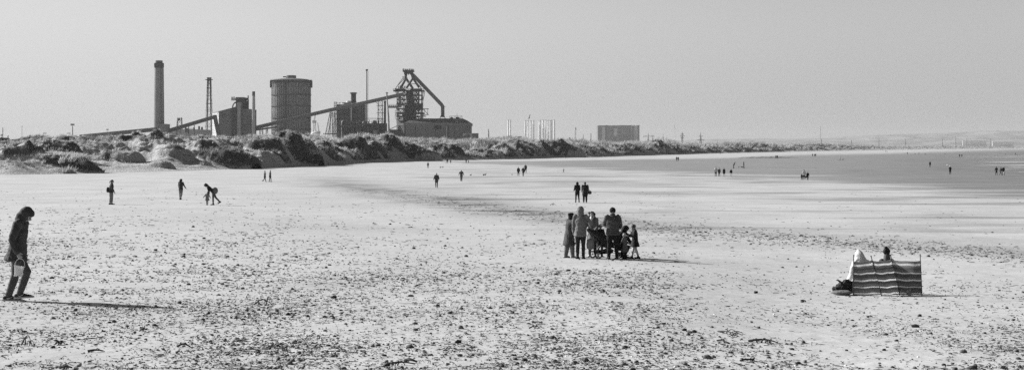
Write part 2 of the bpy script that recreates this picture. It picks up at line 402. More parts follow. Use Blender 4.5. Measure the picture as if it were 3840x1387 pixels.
L2 = (1-sstep(-.2,-.12,U))*(1-sstep(90,150,T)); veg = np.clip(veg*(1-.75*L2*(mveg == 0)), 0, 1); veg = np.where(mveg > 0, np.clip(veg*.35+mveg*(.7+.5*n_v), 0, 1), veg)
dune_me = mesh_np('dunes', np.stack([Xd, Dd, Zd], -1).reshape(-1,3), grid_faces(ntt, nu), True)
fattr(dune_me, 'veg', veg.ravel())
dm = bpy.data.materials.new('dune_ground'); dm.use_nodes = True; nt = dm.node_tree; b = nt.nodes['Principled BSDF']
pos = node(nt, 'ShaderNodeNewGeometry').outputs['Position']; va = node(nt, 'ShaderNodeAttribute', attribute_name='veg').outputs['Fac']
m1 = noise_(nt, pos, .5, 6, .7); m2 = noise_(nt, pos, .08, 5, .6); m3 = noise_(nt, pos, 2.0, 4, .7)
vv = ramp_(nt, math_(nt, 'ADD', va, math_(nt, 'MULTIPLY', math_(nt, 'SUBTRACT', m1, .5), .9)), .35, .65)
mx = node(nt, 'ShaderNodeMix', data_type='FLOAT'); nt.links.new(vv, mx.inputs[0])
nt.links.new(math_(nt, 'MULTIPLY', ramp_(nt, m3, .3, .7, .75, 1.1), .44), mx.inputs[2])
nt.links.new(math_(nt, 'MULTIPLY', ramp_(nt, m1, .3, .7, .5, 1.3), .11), mx.inputs[3])
nt.links.new(mx.outputs[0], b.inputs['Base Color']); b.inputs['Roughness'].default_value = 1; b.inputs['Specular IOR Level'].default_value = .05
bp = node(nt, 'ShaderNodeBump'); bp.inputs['Strength'].default_value = 1; bp.inputs['Distance'].default_value = .6
nt.links.new(math_(nt, 'ADD', m1, math_(nt, 'MULTIPLY', m3, .3)), bp.inputs['Height']); nt.links.new(bp.outputs[0], b.inputs['Normal'])
tag(link('dunes', dune_me, dm), 'long line of sand dunes behind the beach', None, None, 'structure')
def dune_z(px, d):
    """ground height of the dunes or beach at photo column px, distance d"""
    u = (px-CX)/F; j = int(np.clip((u-u1[0])/(u1[1]-u1[0]), 0, nu-1)); z = float(np.interp(d, Dd[:,j], Zd[:,j]))
    return max(z, gz(u*d, d))

# ---- marram grass: one stuff object made of bent blades
slope_f = np.gradient(Zd, axis=0)/np.maximum(np.gradient(Dd, axis=0), .1)
def tufts(n, seed):
    r = np.random.default_rng(seed)
    ui = r.uniform(0, nu-2, n*3); ti = r.uniform(3, ntt-2, n*3)
    w = np.clip(1.25-ti/ntt, .15, 1); k = r.random(n*3) < w; ui = ui[k]; ti = ti[k]
    a = ui.astype(int); b_ = ti.astype(int); fa = ui-a; fb = ti-b_
    def bl(A): return (A[b_,a]*(1-fa)+A[b_,a+1]*fa)*(1-fb)+(A[b_+1,a]*(1-fa)+A[b_+1,a+1]*fa)*fb
    vg = bl(veg); sf = bl(slope_f); k = r.random(len(vg)) < vg**1.2*(1-.3*sstep(.6,1.1,sf))
    a, b_, fa, fb = a[k], b_[k], fa[k], fb[k]
    X, Y, Z = bl(Xd), bl(Dd), bl(Zd)
    return X[:n], Y[:n], Z[:n]
def clump_blades(X, Y, Z, nb, seed, rad=1.0, hgt=1.2, wid=.05):
    """each clump is a dome of splayed blades, wind-bent to the right"""
    r = np.random.default_rng(seed); n = len(X); N_ = n*nb
    sc = np.repeat(np.clip(Y/520, .8, 2.4)*r.uniform(.35,1.3,n)*(1-.35*sstep(1500,3000,Y))*(.6+.7*np.clip(.5+fbm(X/15, Y/15, 2, 300), 0, 1)), nb)
    q = np.sqrt(r.random(N_)); an = r.uniform(0, 2*np.pi, N_)
    ox = np.cos(an)*q*rad*sc*.55; oy = np.sin(an)*q*rad*sc*.55
    Xb = np.repeat(X, nb)+ox; Yb = np.repeat(Y, nb)+oy; Zb = np.repeat(Z, nb)-.15
    H_ = hgt*sc*(1.1-.55*q*q)*r.uniform(.65,1.15,N_)
    lx = np.cos(an)*q*.75+.20+r.normal(0,.1,N_); ly = np.sin(an)*q*.75+r.normal(0,.1,N_)
    fa = r.uniform(0, np.pi, N_); w_ = wid*np.clip(np.repeat(Y,nb)/520,.8,3); wx_ = np.cos(fa)*w_; wy_ = np.sin(fa)*w_
    P = np.empty((N_, 5, 3), np.float32)
    P[:,0] = np.stack([Xb-wx_, Yb-wy_, Zb],1); P[:,1] = np.stack([Xb+wx_, Yb+wy_, Zb],1)
    mx_, my_, mz_ = Xb+lx*H_*.4, Yb+ly*H_*.4, Zb+H_*.62
    P[:,2] = np.stack([mx_+wx_*.8, my_+wy_*.8, mz_],1); P[:,3] = np.stack([mx_-wx_*.8, my_-wy_*.8, mz_],1)
    P[:,4] = np.stack([Xb+lx*H_, Yb+ly*H_, Zb+H_],1)
    i = np.arange(N_)*5
    return P.reshape(-1,3), np.stack([i,i+1,i+2,i+3],1), np.stack([i+3,i+2,i+4],1)
Xt, Yt, Zt = tufts(27000, 5)
P, Q, Tr = clump_blades(Xt, Yt, Zt, 28, 6)
gme = mesh_np('marram_grass', P, [Q, Tr])
gm = bpy.data.materials.new('dry_grass'); gm.use_nodes = True; nt = gm.node_tree; b = nt.nodes['Principled BSDF']
pos = node(nt, 'ShaderNodeNewGeometry').outputs['Position']
g1 = ramp_(nt, noise_(nt, pos, .11, 5, .65), .33, .66, .18, .64)
g2 = ramp_(nt, noise_(nt, pos, 1.4, 3, .6), .3, .7, .7, 1.25); gc = math_(nt, 'MULTIPLY', g1, g2)
nt.links.new(gc, b.inputs['Base Color']); b.inputs['Roughness'].default_value = .9; b.inputs['Specular IOR Level'].default_value = .1
tr = node(nt, 'ShaderNodeBsdfTranslucent'); nt.links.new(gc, tr.inputs['Color'])
ms = node(nt, 'ShaderNodeMixShader'); ms.inputs[0].default_value = .4
nt.links.new(b.outputs[0], ms.inputs[1]); nt.links.new(tr.outputs[0], ms.inputs[2]); nt.links.new(ms.outputs[0], nt.nodes['Material Output'].inputs['Surface'])
tag(link('marram_grass', gme, gm), 'pale marram grass covering the dunes in ragged tufts', 'grass', None, 'stuff')
del P, Q, Tr

# ================================================================ pebbles, weed and driftwood on the sand
def stone_shape(seed, n=0, flat=.55):
    r = np.random.default_rng(seed)
    t = (1+5**.5)/2
    v = np.array([(-1,t,0),(1,t,0),(-1,-t,0),(1,-t,0),(0,-1,t),(0,1,t),(0,-1,-t),(0,1,-t),(t,0,-1),(t,0,1),(-t,0,-1),(-t,0,1)], float)
    v /= np.linalg.norm(v[0])
    f = np.array([(0,11,5),(0,5,1),(0,1,7),(0,7,10),(0,10,11),(1,5,9),(5,11,4),(11,10,2),(10,7,6),(7,1,8),(3,9,4),(3,4,2),(3,2,6),(3,6,8),(3,8,9),(4,9,5),(2,4,11),(6,2,10),(8,6,7),(9,8,1)])
    for _ in range(n):
        cache = {}; v = list(v); nf = []
        def mid(a,b):
            k = (min(a,b),max(a,b))
            if k not in cache:
                m = (np.array(v[a])+np.array(v[b])); m /= np.linalg.norm(m); v.append(m); cache[k] = len(v)-1
            return cache[k]
        for a,b_,c_ in f:
            x,y,z = mid(a,b_), mid(b_,c_), mid(c_,a); nf += [(a,x,z),(b_,y,x),(c_,z,y),(x,y,z)]
        v = np.array(v); f = np.array(nf)
    v = v*(1+r.normal(0,.13,(len(v),1))); v = v*np.array([r.uniform(.85,1.25), r.uniform(.7,1), flat*r.uniform(.8,1.25)])
    return v, f
def sample_beach(n, seed, ylo=715, yhi=1400, power=1.0):
    """points spread over the seen sand, denser where the photo shows more litter"""
    r = np.random.default_rng(seed); m = n*6
    px = r.uniform(-260, 4100, m); py = ylo+(yhi-ylo)*r.random(m)**power
    H0 = np.interp(py, [700,760,860,970,1120,1390], [5.6,5.0,4.3,3.9,3.1,2.85]); d = F*H0/(py-HY); X = (px-CX)/F*d
    px2 = px; dn = np.clip(.34+.75*fbm(X/3.5+5, d/4, 4, 66)+.5*fbm(X/9, d/12, 3, 91), .03, 1)
    dn = dn*(1-.75*sstep(2450,2700,px2)*(1-sstep(1130,1290,py+ (px2-3200)*.03)))*(.15+.85*sstep(790,1080,py))
    dn = dn*(1-.65*sstep(1200,1900,px2)*sstep(700,1000,py)*(1-sstep(980,1040,py)))
    by = np.interp(px2, [900,1250,1400,1600,1800,2000,2300,2700,3100,3500,3840,4300], [672,688,716,745,775,800,835,868,893,918,940,960])
    dn = np.maximum(dn, .55*np.exp(-((py-by)/22)**2)*sstep(1100,1400,px2))
    k = r.random(m) < dn; X = X[k][:n]; d = d[k][:n]
    return X, d, ground_z(X, d)
def scatter(shapes, X, Y, Z, S, yaw, seed, sink=.25):
    r = np.random.default_rng(seed); pick = r.integers(0, len(shapes), len(X)); VV = []; FF = []; off = 0
    for s_, (v, f) in enumerate(shapes):
        k = np.where(pick == s_)[0]
        if not len(k): continue
        c, s = np.cos(yaw[k])[:,None], np.sin(yaw[k])[:,None]; sz = S[k][:,None]
        x = (v[None,:,0]*c-v[None,:,1]*s)*sz+X[k][:,None]; y = (v[None,:,0]*s+v[None,:,1]*c)*sz+Y[k][:,None]
        z = v[None,:,2]*sz+Z[k][:,None]+sz*sink
        VV.append(np.stack([x,y,z],-1).reshape(-1,3)); FF.append((f[None]+off+(np.arange(len(k))*len(v))[:,None,None]).reshape(-1,3)); off += len(k)*len(v)
    return np.concatenate(VV), np.concatenate(FF)
stone_m = mat(.12, .85, .7, 9, key='stone')
lo = [stone_shape(s, 0) for s in range(6)]
X, Y, Z = sample_beach(31000, 71, power=.8)
S = np.clip(rng.lognormal(math.log(.0105), .55, len(X)), .005, .06)*np.clip(Y/36, .75, 1.7)
V, Fc = scatter(lo, X, Y, Z, S, rng.uniform(0, 6.28, len(X)), 72)
tag(link('shingle', mesh_np('shingle', V, Fc), stone_m), 'countless small dark pebbles strewn over the pale sand', 'pebbles', None, 'stuff')
# the 300 largest are stones of their own
hi_m = [mesh_np('beach_stone', *stone_shape(200+s, 1, .6), True) for s in range(9)]
for i_, me in enumerate(hi_m): me.materials.append(mat((.06,.10,.05,.16,.08)[i_ % 5], .8, .5, 3, key='bs'))
big = [(1650,1185,16),(1141,1130,13),(1750+540,1365,13),(2570,1168,11),(1703,1292,17),(1890,1322,16),(1888,1298,12),(3315,1313,20),(3175,1315,17),(2960,1325,15),(3430,1380,24),(3300,1372,20),(370,1222,13),(505,1245,13),(3040,1012+110,13),(3112,1093,8),(3008,1133,13),(3060,1366,16),(3700,1375,15),(2105,1332,11),(820,1062,14),(578,1080,9),(2880,1300+25,15),(560,1206,14)]
n_big = 0; rs = np.random.default_rng(77)
bx, by_, _ = sample_beach(276, 78, ylo=1000, power=.8)
pts = [(gat(a,b_), s_*.42/F) for a,b_,s_ in big]+[(Vector((x,y,gz(x,y))), None) for x,y in zip(bx, by_)]
for i_, (p, s_) in enumerate(pts):
    o = bpy.data.objects.new('beach_stone', hi_m[i_ % 9]); COL.objects.link(o)
    s = s_*p.y if s_ else float(np.clip(rs.lognormal(math.log(.031), .3), .021, .06))*(1 if p.y < 40 else 1.25)
    o.scale = (s, s*rs.uniform(.7,1), s*rs.uniform(.8,1.3)); o.rotation_euler = (0,0,rs.uniform(0,6.28)); o.location = p+Vector((0,0,s*.25))
    tag(o, 'dark stone the size of a fist lying half sunk in the pale foreground sand', 'stone', 'dark stones scattered on the sand')
# shreds of weed and twig: thin bent slivers
def slivers(n, seed, L0=(.03,.16), r0=.0035):
    X, Y, Z = sample_beach(n, seed); n = len(X); r = np.random.default_rng(seed+1)
    k = 5; Ln = r.uniform(*L0, n)*np.clip(Y/38, .8, 2.2); a = r.uniform(0, np.pi, n); cv = r.normal(0, .8, n); rad = r0*np.clip(Y/30, .9, 3)*r.uniform(.7,1.8,n)
    P = np.zeros((n,k,3)); cx = X.copy(); cy = Y.copy(); ang = a.copy()
    lift = r.uniform(0, .05, n)*(r.random(n) < .25)
    for j in range(k):
        P[:,j,0] = cx; P[:,j,1] = cy; P[:,j,2] = ground_z(cx, cy)+rad*1.4+lift*math.sin(j/(k-1)*math.pi)
        ang = ang+cv*.35; cx = cx+np.cos(ang)*Ln/(k-1); cy = cy+np.sin(ang)*Ln/(k-1)
    VV = np.zeros((n,k,3,3)); 
    tx = np.gradient(P[:,:,0],axis=1); ty = np.gradient(P[:,:,1],axis=1); l = np.hypot(tx,ty)+1e-6; nx, ny = -ty/l, tx/l
    taper = np.array([.5,1,1.1,.8,.3])[None,:]
    for q,(sa,sz) in enumerate(((-1,-.6),(1,-.6),(0,1))):
        VV[:,:,q,0] = P[:,:,0]+nx*sa*rad[:,None]*taper; VV[:,:,q,1] = P[:,:,1]+ny*sa*rad[:,None]*taper; VV[:,:,q,2] = P[:,:,2]+sz*rad[:,None]*taper
    base = (np.arange(n)*k*3)[:,None]
    fs = []
    for j in range(k-1):
        for q in range(3):
            a_ = j*3+q; b_ = j*3+(q+1)%3; fs.append(base+np.array([a_, b_, b_+3, a_+3])[None,:])
    return VV.reshape(-1,3), np.stack(fs,1).reshape(-1,4)
V, Fc = slivers(19000, 81)
tag(link('seaweed_litter', mesh_np('seaweed_litter', V, Fc), mat(.045, .9, .4, 5, key='weed')), 'thin dark shreds of seaweed and twig littering the sand', 'seaweed', None, 'stuff')
# crumbs of shell and foam that read white
X, Y, Z = sample_beach(420, 91); V, Fc = scatter(lo, X, Y, Z, rng.uniform(.008,.022,len(X)), rng.uniform(0,6,len(X)), 92)
tag(link('shell_crumbs', mesh_np('shell_crumbs', V, Fc), mat(.75, .6, .1, 4, key='shell')), 'tiny white crumbs of broken shell on the sand', 'shells', None, 'stuff')
# ================================================================ the works behind the dunes (real sizes, 2.0 to 2.4 km off)
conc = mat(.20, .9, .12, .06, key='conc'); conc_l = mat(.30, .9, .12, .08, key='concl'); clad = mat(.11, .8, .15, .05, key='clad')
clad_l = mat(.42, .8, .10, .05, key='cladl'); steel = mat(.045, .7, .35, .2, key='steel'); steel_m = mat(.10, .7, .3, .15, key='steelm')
white = mat(.62, .7, .06, .1, key='white'); darkm = mat(.025, .9, .3, .1, key='dark'); galv = mat(.22, .6, .15, .1, key='galv')
def PX(d): return d/F
def org(x, d, y=None): return Vector(((x-CX)/F*d, d, 0.0 if y is None else ZC-(y-HY)/F*d))
def zz(y, d): return ZC-(y-HY)/F*d
def xx(x, d): return (x-CX)/F*d
def ring(mb, c, r, w, h, n=28):
    """flat ring (platform) round a vertical shaft"""
    for k in range(n):
        a0 = 2*math.pi*k/n; a1 = 2*math.pi*(k+1)/n
        p = [Vector((c[0]+math.cos(a)*q, c[1]+math.sin(a)*q, c[2])) for a, q in ((a0,r),(a1,r),(a1,r+w),(a0,r+w))]
        u = Vector((0,0,h)); mb.add(p+[q+u for q in p], [(0,3,2,1),(4,5,6,7),(0,1,5,4),(1,2,6,5),(2,3,7,6),(3,0,4,7)])
def rail(mb, pts, h, bar, closed=False):
    q = list(pts)+([pts[0]] if closed else [])
    for a, b in zip(q[:-1], q[1:]):
        a = Vector(a); b = Vector(b); mb.beam(a+Vector((0,0,h)), b+Vector((0,0,h)), bar); mb.beam(a+Vector((0,0,h/2)), b+Vector((0,0,h/2)), bar*.7)
        n = max(1, int((b-a).length/(h*2)))
        for i in range(n+1):
            p = a.lerp(b, i/n); mb.beam(p, p+Vector((0,0,h)), bar)

# ---- big concrete chimney with a crown and its base block
d = 2050; c = org(596.5, d); R0 = 20.0*PX(d); R1 = 16.8*PX(d)*1.05
ch = root('concrete_chimney', c, 'tallest thick pale concrete chimney with a dark banded crown, rising behind the left dunes', 'chimney')
m = MB(c); m.tube([(c.x,c.y,0),(c.x,c.y,zz(400,d)),(c.x,c.y,zz(256,d))], [R0*.98, R0*.95, 17.2*PX(d)], 40, True); m.build('shaft', mat(.20,.9,.14,.04,key='chimc'), ch, True)
m = MB(c); m.tube([(c.x,c.y,zz(256,d)),(c.x,c.y,zz(240,d))], [16.6*PX(d)]*2, 40); ring(m, (c.x,c.y,zz(239.5,d)), 14*PX(d), 2.6*PX(d), .8); ring(m, (c.x,c.y,zz(254,d)), 16*PX(d), 1.7*PX(d), .6)
for k in range(16):
    a = k*math.pi/8; p = Vector((c.x+math.cos(a)*17.4*PX(d), c.y+math.sin(a)*17.4*PX(d), zz(254,d))); m.beam(p, p+Vector((0,0,16*PX(d))), .5)
m.build('crown_band', mat(.07,.9,.3,.1,key='crown'), ch)
m = MB(c); m.tube([(c.x,c.y,zz(240,d)),(c.x,c.y,zz(228,d)),(c.x,c.y,zz(228,d)),(c.x,c.y,zz(236,d))], [13.2*PX(d),13.2*PX(d),11*PX(d),11*PX(d)], 36, False); m.build('flue_top', mat(.10,.9,.3,.1,key='flue'), ch, True)
m = MB(c); ladder_x = c.x-R0-.3
m.beam((c.x+R0*.6, c.y-R0*.85, 5), (c.x+R0*.5, c.y-R0*.78, zz(256,d)), .35); m.build('ladder', steel, ch)
m = MB(c); m.box((xx(587,d-16), d-16, 0), (xx(618.5,d-16), d+14, zz(466.5,d-16)))
m.box((xx(586.4,d-16), d-16.4, zz(466.5,d-16)), (xx(619,d-16), d+14.4, zz(464.8,d-16))); m.build('base_block', conc, ch)

# ---- conveyor galleries
def gallery(label, a, b, wd, ht, supports, m_body=clad, roofm=clad_l, sup=None):
    a = Vector(a); b = Vector(b); mid = a.lerp(b, .5); g = root('conveyor_gallery', (mid.x, mid.y, 0), label, 'conveyor', 'inclined conveyor galleries of the works')
    o = Vector((mid.x, mid.y, 0)); m = MB(o); m.beam(a, b, wd, ht); L_ = (b-a).length
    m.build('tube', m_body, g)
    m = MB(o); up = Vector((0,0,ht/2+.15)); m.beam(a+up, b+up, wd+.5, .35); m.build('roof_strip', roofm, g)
    m = MB(o); n = int(L_/9)
    for i in range(n+1):
        p = a.lerp(b, i/n); m.beam(p+Vector((0,-wd/2-.12,-ht/2-.25)), p+Vector((0,-wd/2-.12,ht/2)), .28, .2)
    m.beam(a+Vector((0,-wd/2-.1,-ht/2-.3)), b+Vector((0,-wd/2-.1,-ht/2-.3)), .4, .5)
    m.build('frame', steel_m, g)
    for kind, x, y, sp, w in supports:
        m = MB(o); t = Vector((xx(x,a.y), a.y, zz(y,a.y)))
        if kind == 'legs':
            for s in (-1,1): m.beam(t+Vector((s*sp,0,0)), Vector((t.x+s*sp, t.y, 0)), w)
            m.beam(t+Vector((-sp,0,-4)), t+Vector((sp,0,-4)), w*.6)
        m.build('support', steel_m, g)
    return g
d = 2030
gallery('long low conveyor gallery sloping left from the chimney base down into the dunes', (xx(300,d),d,zz(513,d)), (xx(588,d),d,zz(485,d)), 5, 13*PX(d), [('legs',432,508,2.0,1.1)])
d = 2060
gallery('short conveyor gallery climbing from the chimney base block to the tall clad building', (xx(618,d),d,zz(495,d)), (xx(808,d),d,zz(438,d)), 5, 12.5*PX(d), [('legs',718,470,3.5,.9),('legs',670,482,2.5,.7)])
# ---- low long embankment building with tanks behind it
d = 2180; c = org(710, d)
lb = root('low_shed', c, 'long low pale shed lying between the chimney base and the tall clad building', 'shed')
m = MB(c); m.prism([(xx(619,d),0),(xx(797,d),0),(xx(797,d),zz(488,d)),(xx(700,d),zz(484,d)),(xx(640,d),zz(488,d)),(xx(619,d),zz(495,d))], d, d+40); m.build('wall', conc_l, lb)
m = MB(c)
for x in (668,690,722,741,752): m.tube([(xx(x,d),d+10,zz(490,d)),(xx(x,d),d+10,zz(479-(x%7),d))], 1.3, 8)
m.box((xx(695,d),d-1,zz(497,d)),(xx(706,d),d+3,zz(481,d))); m.build('roof_vent', steel_m, lb)
# ---- small distant lattice head at 672
d = 2700; c = org(673.5, d); lt = root('headframe_tower', c, 'small openwork tower with a cluttered top seen over the conveyor gallery', 'tower')
m = MB(c); m.lattice((c.x,c.y,10),(c.x,c.y,zz(452,d)), 26*PX(d), 15*PX(d), 5, .8); m.build('lattice', steel_m, lt)
m = MB(c)
for y in (452,446): m.box((xx(664,d),d-4,zz(y,d)),(xx(684,d),d+4,zz(y-1,d)))
for x in (666,671,675,680,682): m.beam((xx(x,d),d,zz(452,d)),(xx(x,d),d,zz(441,d)),.8)
m.box((xx(668,d),d-3,zz(451,d)),(xx(674,d),d+3,zz(444,d))); m.build('deck', steel_m, lt)
# ---- twin flue lattice stack
d = 2250; c = org(784.5, d); st = root('flare_stack', c, 'slender twin-flue stack in a tapering lattice frame beside the tall clad building', 'stack')
m = MB(c); m.lattice((c.x,c.y,0),(c.x,c.y,zz(303,d)), 26*PX(d), 13*PX(d), 9, .42); m.build('lattice', steel, st)
m = MB(c)
for s in (-1,1): m.tube([(c.x+s*9.5*PX(d),c.y,0),(c.x+s*4.2*PX(d),c.y,zz(320,d)),(c.x+s*4.4*PX(d),c.y,zz(291,d))], [.55,1.0,1.6], 14)
m.build('flue', steel, st, True)
m = MB(c); m.box((c.x-12.5*PX(d),c.y-4,zz(301,d)),(c.x+12.5*PX(d),c.y+4,zz(298.5,d)))
for y in (330,358,388,414,443,474):
    w = (6.5+(y-303)*.037)*PX(d)+.6; m.box((c.x-w,c.y-w,zz(y+.8,d)),(c.x+w,c.y+w,zz(y-.4,d)))
m.build('platform', steel, st)

# ---- tall clad building (primary house)
d = 2100; c = org(870, d); tb = root('clad_plant_building', c, 'tall dark clad building with a sloping roof and pipework on top, left of the gasholder', 'building')
D2 = d+22
m = MB(c); xL, xF, xM = xx(821,d), xx(797.5,d+45), xx(892,d)
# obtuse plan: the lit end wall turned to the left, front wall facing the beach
zl, zr = zz(421,d), zz(402,d)
P0 = (xL,d); P1 = (xM,d); P2 = (xM,d+45); P3 = (xF,d+45)
vs = [(*P0,0),(*P1,0),(*P2,0),(*P3,0),(*P0,zl),(*P1,zr),(*P2,zr),(*P3,zl)]
m.add(vs, [(0,1,5,4),(1,2,6,5),(2,3,7,6),(3,0,4,7),(4,5,6,7)]); m.build('main_block', mat(.15,.8,.12,.05,key='tb1'), tb)
m = MB(c); m.add([(P0[0]-.5,P0[1]-.6,zl+.3),(P1[0],P1[1]-.6,zr+.3),(P2[0],P2[1],zr+.3),(P3[0]-.7,P3[1],zl+.3),(P0[0]-.5,P0[1]-.6,zl+1.1),(P1[0],P1[1]-.6,zr+1.1),(P2[0],P2[1],zr+1.1),(P3[0]-.7,P3[1],zl+1.1)],
    [(0,3,2,1),(4,5,6,7),(0,1,5,4),(1,2,6,5),(2,3,7,6),(3,0,4,7)]); m.build('roof', mat(.2,.8,.1,.05,key='tbr'), tb)
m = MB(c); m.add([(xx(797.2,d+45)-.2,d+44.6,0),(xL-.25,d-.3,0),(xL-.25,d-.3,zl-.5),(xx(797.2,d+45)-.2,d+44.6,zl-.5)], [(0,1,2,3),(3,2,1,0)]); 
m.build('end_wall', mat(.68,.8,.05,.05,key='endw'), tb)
m = MB(c); m.box((xx(828,d),d-.35,zz(442,d)),(xx(849,d),d,zz(427,d))); m.box((xx(867,d),d-.3,zz(437,d)),(xx(888,d),d,zz(433,d))); m.build('louvre_panel', steel_m, tb)
m = MB(c); m.box((xx(868,d-4),d-4,0),(xx(890,d-4),d+2,zz(407,d-4))); m.build('dark_bay', mat(.05,.8,.2,.1,key='tbd'), tb)
m = MB(c); m.box((xx(889.5,d-6),d-6,0),(xx(902,d-6),d+14,zz(384,d-6))); m.build('lift_shaft', mat(.26,.8,.1,.05,key='tbl'), tb)
m = MB(c); m.box((xx(902,d),d-1,0),(xx(941,d),d+45,zz(411,d))); m.box((xx(901,d),d-1.6,zz(411,d)),(xx(942,d),d+45.5,zz(409.5,d))); m.build('right_block', mat(.125,.8,.12,.05,key='tb2'), tb)
m = MB(c); m.box((xx(884.5,d+8),d+8,zz(411,d)),(xx(914,d+8),d+24,zz(365,d+8))); m.box((xx(914,d+8),d+8,zz(376,d)),(xx(926,d+8),d+22,zz(367,d+8)))
for y in (372,380,388,396): m.box((xx(905,d+7),d+7,zz(y,d)),(xx(929,d+7),d+9,zz(y-1,d)))
for x in (918,922,926,930): m.tube([(xx(x,d+8),d+9,zz(411,d)),(xx(x,d+8),d+9,zz(374+(x%3)*3,d))], 1.0, 8)
m.box((xx(903,d+5),d+5,zz(409,d)),(xx(922,d+5),d+8,zz(404,d))); m.build('roof_plant', steel, tb)
m = MB(c); m.tube([(xx(930.5,d+12),d+12,zz(411,d)),(xx(930.5,d+12),d+12,zz(357.5,d))], 2.3*PX(d), 12); m.build('roof_stack', mat(.12,.8,.2,.1,key='rs'), tb, True)
m = MB(c); ctr = (xx(879,d), zz(403,d)); pts = [(ctr[0]+math.cos(a)*13*PX(d), d+12, ctr[1]+math.sin(a)*19*PX(d)) for a in [math.pi-i*math.pi*.58/9 for i in range(10)]]
m.tube(pts, 3.1*PX(d), 12); pts = [(ctr[0]+math.cos(a)*6*PX(d)+2, d+10, ctr[1]+math.sin(a)*9*PX(d)) for a in [math.pi-i*math.pi*.7/7 for i in range(8)]]
m.tube(pts, 1.7*PX(d), 10); m.build('duct', galv, tb, True)
m = MB(c); m.box((xx(867,d+8),d+8,zz(376.5,d)),(xx(886,d+8),d+14,zz(374.5,d)))
for x in (869,873,877.5,882): m.beam((xx(x,d+8),d+9,zz(376,d)),(xx(x,d+8),d+9,zz(366-(x%2)*3,d)),.9)
m.beam((xx(866,d+8),d+9,zz(371,d)),(xx(886,d+8),d+9,zz(371,d)),.5); m.build('platform', steel, tb)
m = MB(c); m.beam((xx(805,d-9),d-9,zz(432,d-9)),(xx(820.5,d-9),d-9,zz(509,d-9)),5,3.6*PX(d)*2); m.build('chute', mat(.09,.8,.1,.05,key='chute'), tb)

# ---- second chimney
d = 2085; c = org(951, d); c2 = root('concrete_chimney', c, 'plain slim pale chimney without a platform, just right of the tall clad building', 'chimney')
m = MB(c); m.tube([(c.x,c.y,0),(c.x,c.y,zz(360,d))], [7.3*PX(d),5.8*PX(d)], 28); m.build('shaft', mat(.33,.9,.12,.05,key='ch2'), c2, True)
m = MB(c); m.tube([(c.x,c.y,zz(360,d)),(c.x,c.y,zz(343.5,d))], [5.9*PX(d),5.6*PX(d)], 28); m.build('sooty_top', mat(.10,.9,.2,.1,key='ch2t'), c2, True)

# ---- gasholder
d = 2200; c = org(1092, d); R = 72*PX(d)
gh = root('gasholder', c, 'huge round dark gasholder ringed with walkways and a small cap on its roof', 'gasholder')
m = MB(c); m.tube([(c.x,c.y,0),(c.x,c.y,zz(304,d))], R, 72, True); m.build('drum', mat(.15,.75,.22,.035,key='ghd'), gh, True)
m = MB(c); prof = [(R*1.03,304),(R*.9,299),(R*.6,296),(R*.25,294)]
m.tube([(c.x,c.y,zz(y,d)) for r,y in prof], [r for r,y in prof], 48, True); m.build('roof', mat(.16,.8,.2,.05,key='ghr'), gh, True)
m = MB(c); m.tube([(c.x,c.y,zz(296,d)),(c.x,c.y,zz(284,d)),(c.x,c.y,zz(283,d))], [18.5*PX(d),18.5*PX(d),13*PX(d)], 32); m.box((c.x-30*PX(d),c.y-2,zz(291,d)),(c.x-15*PX(d),c.y+2,zz(287,d))); m.build('roof_cap', mat(.14,.8,.2,.1,key='ghc'), gh, True)
for y in (312.3, 358, 400.6, 443.9, 487):
    m = MB(c); ring(m, (c.x,c.y,zz(y,d)), R, 1.3, .5, 64); ring(m, (c.x,c.y,zz(y,d)+1.4), R+1.2, .14, .14, 64); m.build('walkway', steel, gh)
m = MB(c)
for k in range(48):
    a = 2*math.pi*k/48; p = Vector((c.x+math.cos(a)*(R+.2), c.y+math.sin(a)*(R+.2), 0)); m.beam(p, p+Vector((0,0,zz(305,d))), .55, .45)
m.build('rib', steel_m, gh)
m = MB(c)
for k in range(46):
    ring(m, (c.x,c.y,zz(496-k*4.1,d)), R+.02, .28, .28, 56)
m.build('plate_seam', mat(.55,.7,.15,.1,key='seam'), gh)
m = MB(c); 
for k in range(36):
    a = 2*math.pi*k/36; q = Vector((c.x+math.cos(a)*(R+2.0), c.y+math.sin(a)*(R+2.0), zz(330,d))); m.beam(q, q+Vector((0,0,(330-302)*PX(d))), .3)
ring(m, (c.x,c.y,zz(303,d)), R, 2.4, .4, 56); ring(m, (c.x,c.y,zz(303,d)+1.3), R+2.2, .15, .15, 56)
for s in (-1,1): m.box((c.x+s*(R+.2)-.0,c.y-2,zz(329,d)),(c.x+s*(R+2.6),c.y+2,zz(304,d)))
m.build('upper_gallery', steel, gh)
m = MB(c); m.beam((c.x-.16*R,c.y-R*.99-.8,0),(c.x-.16*R,c.y-R*.99-.8,zz(304,d)),.9,.5); m.beam((c.x-.10*R,c.y-R-.8,0),(c.x-.10*R,c.y-R-.8,zz(304,d)),.5,.4); m.build('ladder', steel_m, gh)

